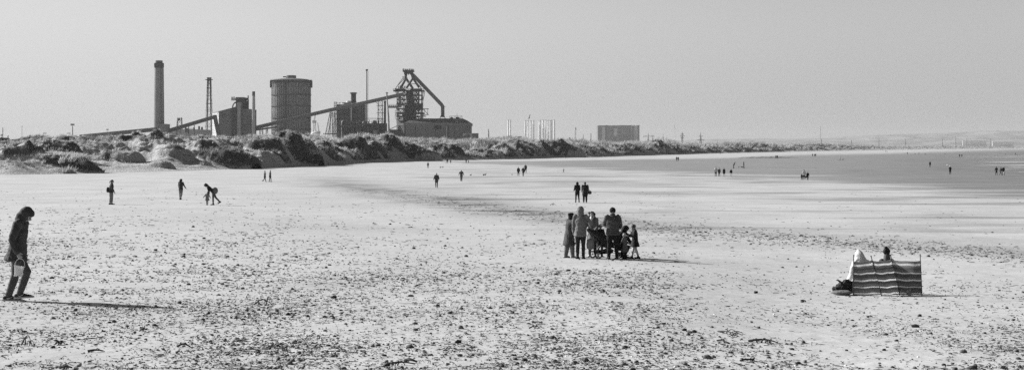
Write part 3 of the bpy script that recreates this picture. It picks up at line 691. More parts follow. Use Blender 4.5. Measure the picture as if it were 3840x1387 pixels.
# ---- the long main gallery up to the furnace, with its raking trestle
d = 2120
def gy(x): return np.interp(x, [823,1000,1240,1375,1514], [511,469,412.5,384,353])
a = Vector((xx(823,d),d,zz(gy(823)-1,d))); b = Vector((xx(1514,d),d,zz(353,d)))
mg = root('conveyor_gallery', (xx(1170,d),d,0), 'longest conveyor gallery, climbing across the gasholder up to the blast furnace', 'conveyor', 'inclined conveyor galleries of the works')
oo = Vector((xx(1170,d),d,0)); xs_ = [823,900,1000,1120,1240,1375,1514]; pts = [Vector((xx(x,d),d,zz(gy(x),d))) for x in xs_]
m = MB(oo); m2 = MB(oo); m3 = MB(oo)
for p, q in zip(pts[:-1], pts[1:]):
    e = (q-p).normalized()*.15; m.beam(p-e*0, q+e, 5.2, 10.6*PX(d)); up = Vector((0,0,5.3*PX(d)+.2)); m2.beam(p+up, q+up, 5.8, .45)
    n = int((q-p).length/8)
    for i in range(n): t = p.lerp(q, i/n); m3.beam(t+Vector((0,-2.75,-2.2)), t+Vector((0,-2.75,1.7)), .25)
    m3.beam(p+Vector((0,-2.7,-2.3)), q+Vector((0,-2.7,-2.3)), .5, .7)
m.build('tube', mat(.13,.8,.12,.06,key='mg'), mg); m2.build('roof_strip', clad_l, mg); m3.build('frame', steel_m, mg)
m = MB(oo); t = Vector((xx(1246,d),d,zz(419,d)))
m.lattice((xx(1214,d),d,0),(t.x-1.5,d,t.z), 4.5, 2.6, 10, .4); m.build('raking_trestle', steel, mg)
m = MB(oo); m.lattice((xx(1240,d),d,0),(t.x-.6,d,t.z-1), 3.6, 3.0, 10, .4); m.lattice((xx(1257,d),d,0),(t.x+2,d,t.z-1), 3.4, 3.0, 10, .4); m.beam((xx(1212,d),d,zz(502,d)),(xx(1266,d),d,zz(502,d)),1.2); m.build('trestle', steel, mg)
for x, w in ((980,2.2),(1001,1.2)):
    m = MB(oo); zt = zz(gy(x)+6,d); m.lattice((xx(x,d),d,0),(xx(x,d),d,zt), w*2.3, w*1.6, 4, .5); m.build('support', steel_m, mg)
m = MB(oo); m.beam((xx(950,d+6),d+6,zz(489,d)),(xx(1040,d+6),d+6,zz(476,d)),3,6*PX(d)); m.build('lower_gallery', clad, mg)

# ---- stove house, stoves, chimney, flare, gas plant
d = 2260; c = org(1313, d)
sh = root('stove_house', c, 'square louvred pale-sided tower block under scaffolding behind the long gallery', 'building')
m = MB(c); m.box((xx(1264,d),d,zz(452,d)-30),(xx(1368,d),d+36,zz(392,d))); m.box((xx(1290,d),d,zz(392,d)),(xx(1345,d),d+30,zz(386,d))); m.build('wall', mat(.32,.8,.15,.05,key='shw'), sh)
m = MB(c)
for k in range(24): m.box((xx(1264,d),d-.3,zz(450-k*2.4,d)),(xx(1368,d),d,zz(449.2-k*2.4,d)))
m.build('louvre', steel, sh)
m = MB(c)
for x in (1259,1264,1275,1287,1300,1313,1327,1340,1354,1368): m.beam((xx(x,d-2),d-2,0),(xx(x,d-2),d-2,zz(386+abs(x-1259)*.02,d)),.4)
for y in (386,398,412,430,447,465): m.box((xx(1256,d-2),d-2.6,zz(y,d)),(xx(1370,d-2),d-1.4,zz(y-1,d)))
for i_ in range(5): m.beam((xx(1259,d-2),d-2,zz(500-i_*24,d)),(xx(1275,d-2),d-2,zz(482-i_*24,d)),.4)
m.lattice((xx(1259,d),d-3,0),(xx(1259,d),d-3,zz(383,d)),3.5,3.5,12,.35); m.build('scaffold', steel, sh)
m = MB(c); m.tube([(xx(1306,d),d+10,zz(386,d)),(xx(1306,d),d+10,zz(378,d))], 9.5*PX(d), 20); m.tube([(xx(1285,d),d+10,zz(388,d)),(xx(1285,d),d+10,zz(384,d))], 9*PX(d), 16); m.build('roof_tank', white, sh, True)
d = 2235; c = org(1325.5, d); c3 = root('steel_chimney', c, 'stout dark steel chimney with a ring platform standing in front of the stove house', 'chimney')
m = MB(c); m.tube([(c.x,c.y,0),(c.x,c.y,zz(347.5,d))], [10.6*PX(d),9.9*PX(d)], 28); m.build('shaft', mat(.055,.7,.2,.1,key='c3'), c3, True)
m = MB(c); ring(m, (c.x,c.y,zz(352,d)), 10*PX(d), 3.4*PX(d), .5); rail(m, [(c.x+math.cos(t)*13.2*PX(d),c.y+math.sin(t)*13.2*PX(d),zz(352,d)) for t in np.linspace(0,6.0,14)], 1.6, .25, True); ring(m,(c.x,c.y,zz(382,d)),10*PX(d),2.5*PX(d),.5); m.build('platform', steel, c3)
d = 2300; c = org(1375.5, d); c4 = root('flare_stack', c, 'very thin tall stack with a little cup-shaped head, standing alone left of the furnace', 'stack')
m = MB(c); m.tube([(c.x,c.y,0),(c.x,c.y,zz(400,d)),(c.x,c.y,zz(268,d))], [3.2*PX(d),2.5*PX(d),2.1*PX(d)], 14); m.build('shaft', mat(.16,.7,.2,.1,key='c4'), c4, True)
m = MB(c); m.tube([(c.x,c.y,zz(268,d)),(c.x,c.y,zz(264,d)),(c.x,c.y,zz(260.5,d))], [2.3*PX(d),4.8*PX(d),4.4*PX(d)], 14); m.beam((c.x+2,c.y,zz(268,d)),(c.x+1.5,c.y,0),.3); m.build('head', steel, c4)

d = 2210; c = org(1345, d); gp = root('gas_cleaning_plant', c, 'dark tangle of domed vessels, pipes and scaffold at the foot of the stove house', 'plant')
m = MB(c); m.box((xx(1272,d+18),d+18,0),(xx(1450,d+18),d+26,zz(462,d))); m.box((xx(1420,d+6),d+6,0),(xx(1520,d+6),d+16,zz(492,d))); m.build('rear_screen', mat(.05,.8,.4,.15,key='gpr'), gp)
for x, y, r in ((1290,456,11),(1324,461,8),(1367,459,9.5),(1404,457,10.5),(1345,470,7),(1385,474,7)):
    m = MB(c); X_ = xx(x,d+6); Z_ = zz(y,d); rr = r*PX(d)
    m.tube([(X_,d+6,0),(X_,d+6,Z_-rr*.4)], rr, 18); m.sphere((X_,d+6,Z_-rr*.4), rr*.998, 16); m.build('vessel', mat(.09,.55,.3,.1,key='ves') if r > 9 else galv, gp, True)
m = MB(c)
for y in (448,456,468,480,492): m.box((xx(1266,d),d-.5,zz(y,d)),(xx(1440,d),d+.8,zz(y-.9,d)))
for i_, x in enumerate(range(1268,1442,9)): m.beam((xx(x,d),d,0),(xx(x,d),d,zz(446+(i_*7%9),d)),.5)
for i_ in range(16): x = 1270+i_*10.5; m.beam((xx(x,d),d-.3,zz(492,d)),(xx(x+(9 if i_%2 else -9),d),d-.3,zz(466,d)),.4)
rail(m, [(xx(1266,d),d,zz(447,d)),(xx(1440,d),d,zz(447,d))], 1.5, .2); m.build('scaffold', steel, gp)
m = MB(c)
for x, y0, y1, r in ((1300,500,462,1.6),(1318,500,452,2.2),(1338,498,470,2.6),(1352,500,452,1.8),(1382,500,455,1.6),(1397,502,468,1.4),(1420,500,452,2.0)): m.tube([(xx(x,d-2),d-2,0),(xx(x,d-2),d-2,zz(y1,d))], r*PX(d)*1.1, 10)
m.tube([(xx(1270,d-2),d-2,zz(474,d)),(xx(1340,d-2),d-2,zz(474,d)),(xx(1352,d-2),d-2,zz(466,d)),(xx(1430,d-2),d-2,zz(466,d))], 1.3, 10)
m.tube([(xx(1306,d-2),d-2,zz(454,d)),(xx(1330,d-2),d-2,zz(468,d))], 1.6, 10); m.tube([(xx(1352,d-2),d-2,zz(454,d)),(xx(1330,d-2),d-2,zz(470,d))], 1.4, 10)
m.build('pipework', steel_m, gp, True)
m = MB(c); m.box((xx(1400,d-12),d-12,0),(xx(1415,d-12),d-6,zz(489,d))); m.build('cabin', conc_l, gp)

d = 2200; c = org(1426, d); lt = root('lattice_tower', c, 'square braced lattice tower holding up the gallery left of the furnace', 'tower')
m = MB(c); m.lattice((c.x,c.y,0),(c.x,c.y,zz(378,d)), 20*PX(d), 15*PX(d), 11, .55); m.build('lattice', steel, lt)
m = MB(c)
for y in (398,424,448,470): m.box((xx(1413,d),d-5,zz(y,d)),(xx(1438,d),d+5,zz(y-1.2,d)))
m.beam((xx(1404,d),d,zz(380,d)),(xx(1420,d),d,zz(392,d)),.6); m.build('platform', steel, lt)
d = 2215; c = org(1443.5, d); q = root('steel_chimney', c, 'short dull steel chimney behind the thin mast, next to the lattice tower', 'chimney')
m = MB(c); m.tube([(c.x,c.y,0),(c.x,c.y,zz(378,d))], [4.8*PX(d),4.3*PX(d)], 20); m.build('shaft', mat(.13,.7,.15,.1,key='c5'), q, True)
m = MB(c); ring(m, (c.x,c.y,zz(384,d)), 4.3*PX(d), 1, .4, 16); m.build('platform', steel, q)
d = 2105; c = org(1452, d); q = root('bleeder_mast', c, 'pale thin mast with a crosspiece head passing in front of the long gallery', 'mast')
m = MB(c); m.tube([(c.x+2.6,c.y,0),(c.x+1.8,c.y,zz(440,d)),(c.x-.3,c.y,zz(362,d))], [4.8*PX(d),3.0*PX(d),2.0*PX(d)], 14); m.build('shaft', mat(.24,.7,.1,.1,key='c6'), q, True)
m = MB(c); m.tube([(c.x-.3,c.y,zz(362,d)),(c.x-.4,c.y,zz(346,d))], 2.2*PX(d), 12); m.box((c.x-5*PX(d)-.3,c.y-1,zz(350.5,d)),(c.x+5*PX(d)-.3,c.y+1,zz(348.5,d))); m.build('head', steel, q)
d = 2190; c = org(1472, d); q = root('pipe_bridge', c, 'light lattice pipe bridge running level from the chimneys to the furnace', 'bridge')
m = MB(c)
for y in (396.5,405): m.beam((xx(1452,d),d,zz(y,d)),(xx(1492,d),d,zz(y,d)),.6)
for i_ in range(10): x = 1452+i_*4; m.beam((xx(x,d),d,zz(405 if i_%2 else 396.5,d)),(xx(x+4,d),d,zz(396.5 if i_%2 else 405,d)),.4)
rail(m, [(xx(1452,d),d,zz(396,d)),(xx(1492,d),d,zz(396,d))], 1.3, .2); m.build('truss', steel, q)
m = MB(c); m.tube([(xx(1452,d),d+1.4,zz(401,d)),(xx(1492,d),d+1.4,zz(401,d))], .9, 10); m.build('pipe', galv, q)

# ---- blast furnace
d = 2160; c = org(1535, d)
bf = root('blast_furnace', c, 'towering dark blast furnace in a steel frame, crossed pipes and platform at its top', 'blast furnace')
X_ = lambda x, dy=0: xx(x, d); pw = mat(.075,.7,.3,.12,key='bfp')
m = MB(c); prof = [(24,455),(25,440),(22,415),(21,398),(16,380),(14,343),(12,338)]
m.tube([(xx(1537,d),d,0)]+[(xx(1537,d),d,zz(y,d)) for r,y in prof], [24*PX(d)]+[r*PX(d) for r,y in prof], 24); m.build('shaft', mat(.055,.7,.35,.1,key='bfs'), bf, True)
# the square tower frame with floors
m = MB(c); hw = 47*PX(d)
cols = [(x,dy) for dy in (-15,15) for x in (1492,1515,1557,1583)]
for x, dy in cols: m.beam((xx(x,d),d+dy,0),(xx(x,d),d+dy,zz(341,d)),1.0)
for y, x0, x1 in ((358,1495,1583),(374,1495,1583),(391,1490,1585),(409,1488,1586),(424,1488,1590),(436,1488,1596),(448,1488,1586)):
    for dy in (-15,15): m.beam((xx(x0,d),d+dy,zz(y,d)),(xx(x1,d),d+dy,zz(y,d)),.9)
    for x in (x0+2,x1-2): m.beam((xx(x,d),d-15,zz(y,d)),(xx(x,d),d+15,zz(y,d)),.7)
br = [(1492,391,1515,374),(1515,391,1492,374),(1492,374,1515,358),(1515,374,1492,358),(1557,391,1570,374),(1570,391,1557,374),(1557,374,1570,358),(1570,374,1557,358),(1557,358,1570,343),(1570,358,1557,343),(1515,344,1550,391),(1570,344,1528,388),
      (1492,436,1515,409),(1515,436,1492,409),(1560,436,1583,409),(1583,436,1560,409),(1487,343,1495,391),(1591,343,1580,395),(1540,409,1552,428),(1500,448,1520,424),(1570,448,1590,424)]
for x0,y0,x1,y1 in br:
    for dy in (-15.2,15.2): m.beam((xx(x0,d),d+dy,zz(y0,d)),(xx(x1,d),d+dy,zz(y1,d)),.75)
m.build('tower_frame', steel, bf)
for y, x0, x1 in ((396,1490,1585),(410,1490,1585),(428,1488,1588),(441,1490,1586)):
    m = MB(c); m.box((xx(x0,d),d-17,zz(y,d)),(xx(x1,d),d+17,zz(y-1.2,d))); rail(m, [(xx(x0,d),d-17,zz(y-1.2,d)),(xx(x1,d),d-17,zz(y-1.2,d))], 1.3, .22); m.build('floor_deck', steel, bf)
m = MB(c)
r_ = np.random.default_rng(5)
for k in range(34):
    x = r_.uniform(1490,1583); y = r_.uniform(392,452); w = r_.uniform(2,9); h_ = r_.uniform(2,9); y = min(y, 452-h_/2)
    dy = r_.uniform(-16,10); m.box((xx(x,d),d+dy,zz(y+h_/2,d)),(xx(x+w,d),d+dy+4,zz(y-h_/2,d)))
m.box((xx(1494,d),d-12,0),(xx(1583,d),d+14,zz(452,d))); m.box((xx(1556,d),d-14,zz(410,d)),(xx(1582,d),d+10,zz(397,d))); m.build('machinery', mat(.045,.8,.5,.2,key='bfm'), bf)
m = MB(c); m.tube([(xx(1501,d),d-12,zz(404,d)),(xx(1501,d),d-12,zz(389,d))], 7.5*PX(d), 16); m.tube([(xx(1500,d),d-6,zz(391,d)),(xx(1500,d),d-6,zz(360,d))], 3.6*PX(d), 12); m.tube([(xx(1571,d),d-6,zz(396,d)),(xx(1571,d),d-6,zz(344,d))], 3.4*PX(d), 12); m.build('vessel', galv, bf, True)
m = MB(c); m.box((xx(1478,d),d-19,zz(343,d)),(xx(1591,d),d+19,zz(339.5,d))); rail(m, [(xx(1478,d),d-19,zz(339.5,d)),(xx(1591,d),d-19,zz(339.5,d))], 1.6, .3)
m.box((xx(1484,d),d-17,zz(337.5,d)),(xx(1520,d),d+10,zz(335,d))); m.box((xx(1540,d),d-10,zz(339,d)),(xx(1580,d),d+10,zz(334,d)))
for x in (1481,1486,1500,1528,1547,1560,1585): m.beam((xx(x,d),d-19,zz(347,d)),(xx(x,d),d-19,zz(339,d)),.7)
m.build('top_deck', steel, bf)
def up(x0,y0,x1,y1,dy0,dy1,r): m = MB(c); m.tube([(xx(x0,d),d+dy0,zz(y0,d)),(xx(x1,d),d+dy1,zz(y1,d))], r*PX(d), 16); m.build('uptake_pipe', pw, bf, True)
up(1549,333,1521,292,-4,-4,4.4); up(1526,333,1549,298,-13,-13,4.2); up(1571,328,1547,292,4,4,4.2); up(1500,331,1524,290,6,6,4.6)
m = MB(c); m.tube([(xx(1521,d),d-4,zz(293,d)),(xx(1524,d),d-3,zz(272,d))], 5.2*PX(d), 16); m.tube([(xx(1549,d),d-4,zz(299,d)),(xx(1545,d),d-3,zz(272,d))], 5.0*PX(d), 16); m.build('uptake_head', pw, bf, True)
m = MB(c); m.box((xx(1511.5,d),d-8,zz(270.5,d)),(xx(1552.5,d),d+8,zz(264.5,d)))
for i_, x in enumerate((1513,1520,1524,1530,1536,1541,1547,1551)): m.beam((xx(x,d),d-6+i_%3*5,zz(265,d)),(xx(x+.6,d),d-6+i_%3*5,zz(258.5+(i_*5%4),d)),1.0)
for x in (1517,1524,1531,1538,1545): m.beam((xx(x,d),d-5,zz(270,d)),(xx(x+2,d),d-5,zz(282,d)),1.1)
m.tube([(xx(1516,d),d-4,zz(276,d)),(xx(1550,d),d-4,zz(274,d))], 1.3, 10); rail(m, [(xx(1511.5,d),d-8,zz(264.5,d)),(xx(1552.5,d),d-8,zz(264.5,d))], 1.4, .3); m.build('bleeder_platform', steel, bf)
m = MB(c)
for x0,y0,x1,y1 in ((1517,290,1485,336),(1513,288,1516,298),(1520,296,1496,322),(1537,317,1566,317),(1557,300,1585,338),(1524,325,1512,337),(1496,325,1500,338),(1504,322,1504,338),(1512,322,1512,338),(1496,326,1524,326),(1496,332,1524,332),(1566,322,1585,322),(1573,320,1573,338),(1581,326,1581,338)): m.beam((xx(x0,d),d-15,zz(y0,d)),(xx(x1,d),d-15,zz(y1,d)),.7)
m.build('stair_frame', steel, bf)
m = MB(c); m.tube([(xx(1543,d),d-2,zz(276,d)),(xx(1552,d),d-2,zz(285,d)),(xx(1655,d),d-2,zz(392,d)),(xx(1659,d),d-2,zz(398,d)),(xx(1660.5,d),d-2,zz(405,d)),(xx(1660.5,d),d-2,zz(440,d))], [6.0*PX(d),6.6*PX(d),6.8*PX(d),6.8*PX(d),6.6*PX(d),6.6*PX(d)], 22); m.build('downcomer', mat(.13,.7,.2,.1,key='dc'), bf, True)
m = MB(c); m.beam((xx(1661,d),d-9,zz(399,d)),(xx(1670,d),d-9,zz(402,d)),.5); rail(m, [(xx(1662,d),d-6,zz(403,d)),(xx(1670,d),d-6,zz(403,d))], 1.4, .3)
for s in (-1,1): m.beam((xx(1660.5,d)+s*2.0,d-7,zz(434,d)),(xx(1660.5,d)+s*3.6,d-7,zz(446,d)),.9)
m.build('downcomer_frame', steel, bf)
m = MB(c); 
for y in (410,431): m.box((xx(1583,d),d-14,zz(y,d)),(xx(1608,d),d+6,zz(y-1.4,d)))
for x in (1584,1594,1606): m.beam((xx(x,d),d-14,zz(431,d)),(xx(x,d),d-14,zz(409,d)),.5)
m.beam((xx(1584,d),d-14,zz(404,d)),(xx(1607,d),d-14,zz(430,d)),.7)
for x0,x1 in ((1485,1493),): 
    for x in (1485,1493): m.beam((xx(x,d),d-14,zz(447,d)),(xx(x,d),d-14,zz(415,d)),.5)
    for y in (415,431): m.beam((xx(1485,d),d-14,zz(y,d)),(xx(1495,d),d-14,zz(y,d)),.5)
m.build('side_platform', steel, bf)

# ---- cast house
d = 2120; c = org(1640, d); cast = root('cast_house', c, 'broad grey cast house with a dark patched roof at the foot of the furnace', 'building')
m = MB(c); m.box((xx(1516,d),d,0),(xx(1764.5,d),d+70,zz(471,d))); m.build('wall', mat(.145,.85,.12,.04,key='chw'), cast)
m = MB(c); m.box((xx(1512,d),d-1,zz(471,d)),(xx(1767.5,d),d+71,zz(461.5,d))); m.build('eaves_band', mat(.155,.8,.08,.04,key='che'), cast)
m = MB(c); pr = [(xx(1514,d),zz(461.5,d)),(xx(1520,d),zz(450,d)),(xx(1560,d),zz(444,d)),(xx(1735,d),zz(443,d)),(xx(1752,d),zz(452,d)),(xx(1766,d),zz(460.8,d))]
A = [(xx(1514,d),d-.5,zz(461.4,d)),(xx(1766,d),d-.5,zz(461.4,d)),(xx(1766,d),d+70,zz(461.4,d)),(xx(1514,d),d+70,zz(461.4,d)),(xx(1550,d+25),d+25,zz(444.5,d+25)),(xx(1735,d+25),d+25,zz(444.5,d+25)),(xx(1752,d+25),d+34,zz(452,d+25)),(xx(1735,d+25),d+48,zz(444.5,d+25)),(xx(1550,d+25),d+48,zz(444.5,d+25))]
m.add(A, [(0,1,5,4),(1,6,5),(1,2,6),(2,7,6),(5,6,7),(4,5,7,8),(2,3,8,7),(3,0,4,8)]); m.build('roof', mat(.05,.85,.5,.12,key='chr'), cast)
m = MB(c); r_ = np.random.default_rng(9)
for k in range(16):
    x = r_.uniform(1600,1740); t = r_.uniform(.1,.8); dy = d+t*25; y = 461.4-(461.4-444.5)*t
    m.box((xx(x,d),dy-.6,zz(y,d)+.1),(xx(x+r_.uniform(2,9),d),dy+.6,zz(y,d)+.75))
m.build('skylight', clad_l, cast)
m = MB(c)
for x, w in ((1518.5,2.2),(1558,1.0),(1633.5,.3),(1681,3.0),(1703,.8)): m.box((xx(x-w,d),d-.35,0),(xx(x+w,d),d,zz(471.2,d)))
m.box((xx(1676,d),d-.5,zz(472.5,d)),(xx(1714,d),d-.2,zz(471.5,d)))
m.build('cladding_joint', mat(.06,.85,.2,.1,key='chj'), cast)
m = MB(c); m.box((xx(1628.5,d),d-.5,zz(484,d)),(xx(1655,d),d,zz(471.2,d))); m.build('opening', darkm, cast)
m = MB(c); m.tube([(xx(1675,d-3),d-3,0),(xx(1675,d-3),d-3,zz(472.5,d))], 1.6*PX(d), 12); m.build('downpipe', mat(.40,.7,.1,.1,key='cdp'), cast, True)
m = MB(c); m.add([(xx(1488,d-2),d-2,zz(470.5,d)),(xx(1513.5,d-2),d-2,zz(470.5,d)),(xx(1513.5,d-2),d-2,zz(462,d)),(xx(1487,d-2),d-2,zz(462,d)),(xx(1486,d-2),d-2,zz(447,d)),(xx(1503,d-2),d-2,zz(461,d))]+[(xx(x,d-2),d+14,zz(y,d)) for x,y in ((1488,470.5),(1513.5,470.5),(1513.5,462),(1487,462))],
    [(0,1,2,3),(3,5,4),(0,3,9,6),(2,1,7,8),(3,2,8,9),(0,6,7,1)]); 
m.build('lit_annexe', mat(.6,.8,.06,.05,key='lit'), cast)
m = MB(c); m.add([(xx(1500,d-2),d-1.6,zz(472,d)),(xx(1515.5,d-2),d-1.6,zz(472,d)),(xx(1515.5,d-2),d-1.6,zz(500,d)),(xx(1500,d-2),d-.6,zz(472,d)),(xx(1515.5,d-2),d-.6,zz(472,d)),(xx(1515.5,d-2),d-.6,zz(500,d))],[(0,2,1),(3,4,5),(0,1,4,3),(1,2,5,4),(2,0,3,5)])
m.build('brace_panel', mat(.42,.8,.06,.05,key='brp'), cast)
m = MB(c); m.box((xx(1460,d+5),d+5,0),(xx(1516,d+5),d+30,zz(486,d))); m.build('low_annexe', mat(.04,.8,.3,.1,key='lan'), cast)
m = MB(c); m.beam((xx(1458,d),d,zz(487,d)),(xx(1492,d),d,zz(471,d)),4,.7); m.beam((xx(1492,d),d,zz(471,d)),(xx(1514,d),d,zz(500,d)),3,1.0); m.build('canopy', galv, cast)
m = MB(c); rail(m, [(xx(1686,d+20),d+20,zz(445,d)),(xx(1733,d+20),d+20,zz(445,d))], 10.5*PX(d), .4)
for x in (1694,1716): m.tube([(xx(x,d+20),d+20,zz(446,d)),(xx(x,d+20),d+20,zz(438.5,d))], 1.6+(x>1700), 10)
m.beam((xx(1714,d+20),d+20,zz(444,d)),(xx(1714,d+20),d+20,zz(424,d)),.4)
for x in (1687,1700,1712,1724): m.beam((xx(x,d+20),d+20,zz(445,d)),(xx(x+7,d+20),d+20,zz(434,d)),.35)
m.build('roof_plant', steel, cast)
# ---- transformer block at the right end
d = 2060; c = org(1764, d); eb = root('pump_house', c, 'small flat-roofed block with pipe-covered left half painted sunlit pale, right of the cast house', 'building')
m = MB(c); m.box((xx(1771,d),d,0),(xx(1793.5,d),d+16,zz(500,d))); m.build('wall', mat(.11,.8,.08,.1,key='ebw'), eb)
m = MB(c); m.box((xx(1736,d),d+1,0),(xx(1770.8,d),d+16,zz(500.5,d))); m.build('sunlit_tone_wall', mat(.33,.8,.08,.1,key='ebp'), eb)  # left half painted paler to stand for sunlight on it
m = MB(c)
for k in range(4):
    r = (20-k*4)*PX(d); cx_ = xx(1747,d); m.tube([(cx_+math.cos(a)*r*1.0, d-1, zz(526-k*2,d)+math.sin(a)*r*1.1) for a in np.linspace(.05,1.45,8)], .45, 8)
m.box((xx(1739,d),d-1.5,zz(512,d)),(xx(1758,d),d,zz(510,d)))
for x in (1740,1745,1750,1756): m.beam((xx(x,d),d-1,0),(xx(x,d),d-1,zz(511,d)),.6)
m.box((xx(1738,d),d-.5,zz(528,d)),(xx(1757,d),d+.5,zz(512,d))); m.build('pipework', steel_m, eb, True)

# ---- dockside cranes seen through the haze
def crane(x, top, d, label, flip=1):
    c = org(x, d); g = root('dock_crane', c, label, 'crane', 'dockside cranes far behind the works'); s = PX(d); m = MB(c)
    for sx in (-1,1): m.beam((c.x+sx*9*s,c.y,0),(c.x+sx*3*s,c.y,zz(top+38,d)),.9); m.beam((c.x+sx*9*s,c.y,zz(520,d)),(c.x-sx*3*s,c.y,zz(top+42,d)),.6)
    m.build('leg', mat(.3,.8,.1,.1,key='cr'), g)
    m = MB(c); m.box((c.x-8*s,c.y-3,zz(top+42,d)),(c.x+6*s,c.y+3,zz(top+32,d))); m.build('cab', mat(.4,.8,.1,.1,key='cr2'), g)
    m = MB(c); m.beam((c.x,c.y,zz(top+36,d)),(c.x+flip*4*s,c.y,zz(top,d)),1.0); m.beam((c.x-flip*4*s,c.y,zz(top+34,d)),(c.x+flip*4*s,c.y,zz(top,d)),.6); m.build('jib', mat(.25,.8,.1,.1,key='cr3'), g)
crane(1180, 420, 3600, 'pale dock crane with a raised jib, seen in the gap right of the gasholder')
crane(1195, 460, 3700, 'lower dock crane beside the tall one in the gap right of the gasholder', -1)
# white box at its foot
d = 3000; c = org(1183,d); m = MB(c); m.tube([(c.x,c.y,0),(c.x,c.y,zz(500,d))], 17*PX(d), 20); m.sphere((c.x,c.y,zz(500,d)), 17*PX(d)*.998, 20, (1,1,.35))
tag(m.build('storage_tank', white, None, True), 'pale dome-topped tank at the foot of the dock cranes', 'tank')

# ---- white turbine tower sections standing on the quay, and the lifting crane head above them
tubes = [(1906.3,450,3.0),(1913.4,450.5,3.0),(1970.5,451.5,2.9),(1979.5,453,2.6),(1990.5,452,2.9),(2001,451.5,2.9),(2021,452,2.7),(2026.5,450.5,2.9),(2034,450.5,2.0),(2037.5,450,2.9),(2046.5,450,2.9),(2053,452,2.4),(2057.5,450.5,2.7),(2064,452,2.4),(2068.5,450.5,2.9),(2078.5,450,3.0)]
d0 = 4300; base_t = None
posn = ['left one of the pair standing apart','right one of the pair standing apart','first of the loose row of four','second and thinnest of the loose row of four','third of the loose row of four','last of the loose row of four','first of the dense rank of ten','second of the dense rank of ten','third and thinnest of the dense rank of ten','fourth of the dense rank of ten','fifth of the dense rank of ten','sixth of the dense rank of ten','seventh of the dense rank of ten','eighth of the dense rank of ten','ninth of the dense rank of ten','last of the dense rank of ten']
for i_, (x, yt, r) in enumerate(tubes):
    d = d0+(i_*37 % 60); c = org(x, d); g = root('turbine_tower_tube', c, 'white upright tower tube, '+posn[i_]+' beyond the dunes', 'tower section', 'white tower tubes standing upright on the quay')
    m = MB(c); m.tube([(c.x,c.y,0),(c.x,c.y,zz(yt+1.5,d))], [r*PX(d)*1.12, r*PX(d)], 20); m.build('shell', mat(.72,.6,.04,.05,key='tt'), g, True)
    m = MB(c); m.tube([(c.x,c.y,zz(yt+1.5,d)),(c.x,c.y,zz(yt,d))], r*PX(d)*1.03, 20); m.build('flange', mat(.2,.7,.1,.1,key='ttf'), g, True)
d = 4250; c = org(1984, d); g = root('mobile_crane', c, 'slim crane with slanting boom and dark head above the loose row of tubes', 'crane')
m = MB(c); m.lattice((xx(1958,d),d,4),(xx(1983,d),d,zz(444,d)), 1.6, 1.2, 16, .22); m.build('boom', mat(.3,.7,.1,.1,key='mc'), g)
m = MB(c); m.box((xx(1982,d),d-2,zz(446,d)),(xx(1985,d),d+2,zz(441,d))); m.beam((xx(1984,d),d,zz(446,d)),(xx(1987.5,d),d,zz(429,d)),1.6); m.beam((xx(1984.5,d),d,zz(438,d)),(xx(1988,d),d,zz(436,d)),1.2); m.beam((xx(1987,d),d,zz(444,d)),(xx(1984,d),d,zz(436,d)),1.0); m.build('head', steel, g)
m = MB(c); m.box((xx(1952,d),d-3,0),(xx(1966,d),d+3,7)); m.build('cab', steel_m, g)
d = 2600; c = org(1945,d); m = MB(c); m.prism([(xx(1925,d),0),(xx(1957,d),0),(xx(1957,d),zz(511,d)),(xx(1930,d),zz(513,d))], d, d+20)
tag(m.build('low_hut', mat(.06,.9,.2,.1,key='hut')), 'low dark flat-topped hut poking over the dune between the white tubes', 'hut')

# ---- power station
d = 6500; c = org(2320, d); s = PX(d)
ps = root('power_station', c, 'massive square grey power station on the horizon, paler than the steelworks', 'power station')
psm = mat(.14,.9,.06,.01,key='ps'); ps2 = mat(.26,.9,.06,.01,key='ps2'); psd = mat(.06,.9,.06,.01,key='psd')
m = MB(c); m.box((xx(2242,d),d,0),(xx(2398,d),d+110,zz(472,d))); m.build('wall', psm, ps)
m = MB(c); m.box((xx(2243,d),d+4,zz(472,d)),(xx(2316,d),d+100,zz(470.7,d))); m.box((xx(2322,d),d+4,zz(472,d)),(xx(2368,d),d+100,zz(470,d))); m.box((xx(2273,d),d+2,zz(470.7,d)),(xx(2279,d),d+8,zz(469.5,d))); m.box((xx(2391,d),d-1,zz(472,d)),(xx(2399.5,d),d+100,zz(470,d))); m.build('parapet', psd, ps)
m = MB(c); m.box((xx(2314,d),d-3,0),(xx(2319,d),d,zz(469.5,d))); m.build('service_shaft', ps2, ps)
for x_ in (2367,2376): m = MB(c); m.box((xx(x_,d),d-4,0),(xx(x_+4,d),d,zz(469,d))); m.build('service_shaft', ps2, ps)
for x_, w_, a_, b_ in ((2258,11,548,476),(2302,11,510,482),(2380,11,548,473)): m = MB(c); m.box((xx(x_,d),d-2,zz(a_,d)),(xx(x_+w_,d),d,zz(b_,d))); m.build('pale_panel', mat(.40,.9,.06,.01,key='ps3'), ps)
m = MB(c); m.box((xx(2272,d),d-1,0),(xx(2274,d),d,zz(473,d))); m.box((xx(2320,d),d-1,0),(xx(2322,d),d,zz(473,d))); m.build('dark_joint', psd, ps)

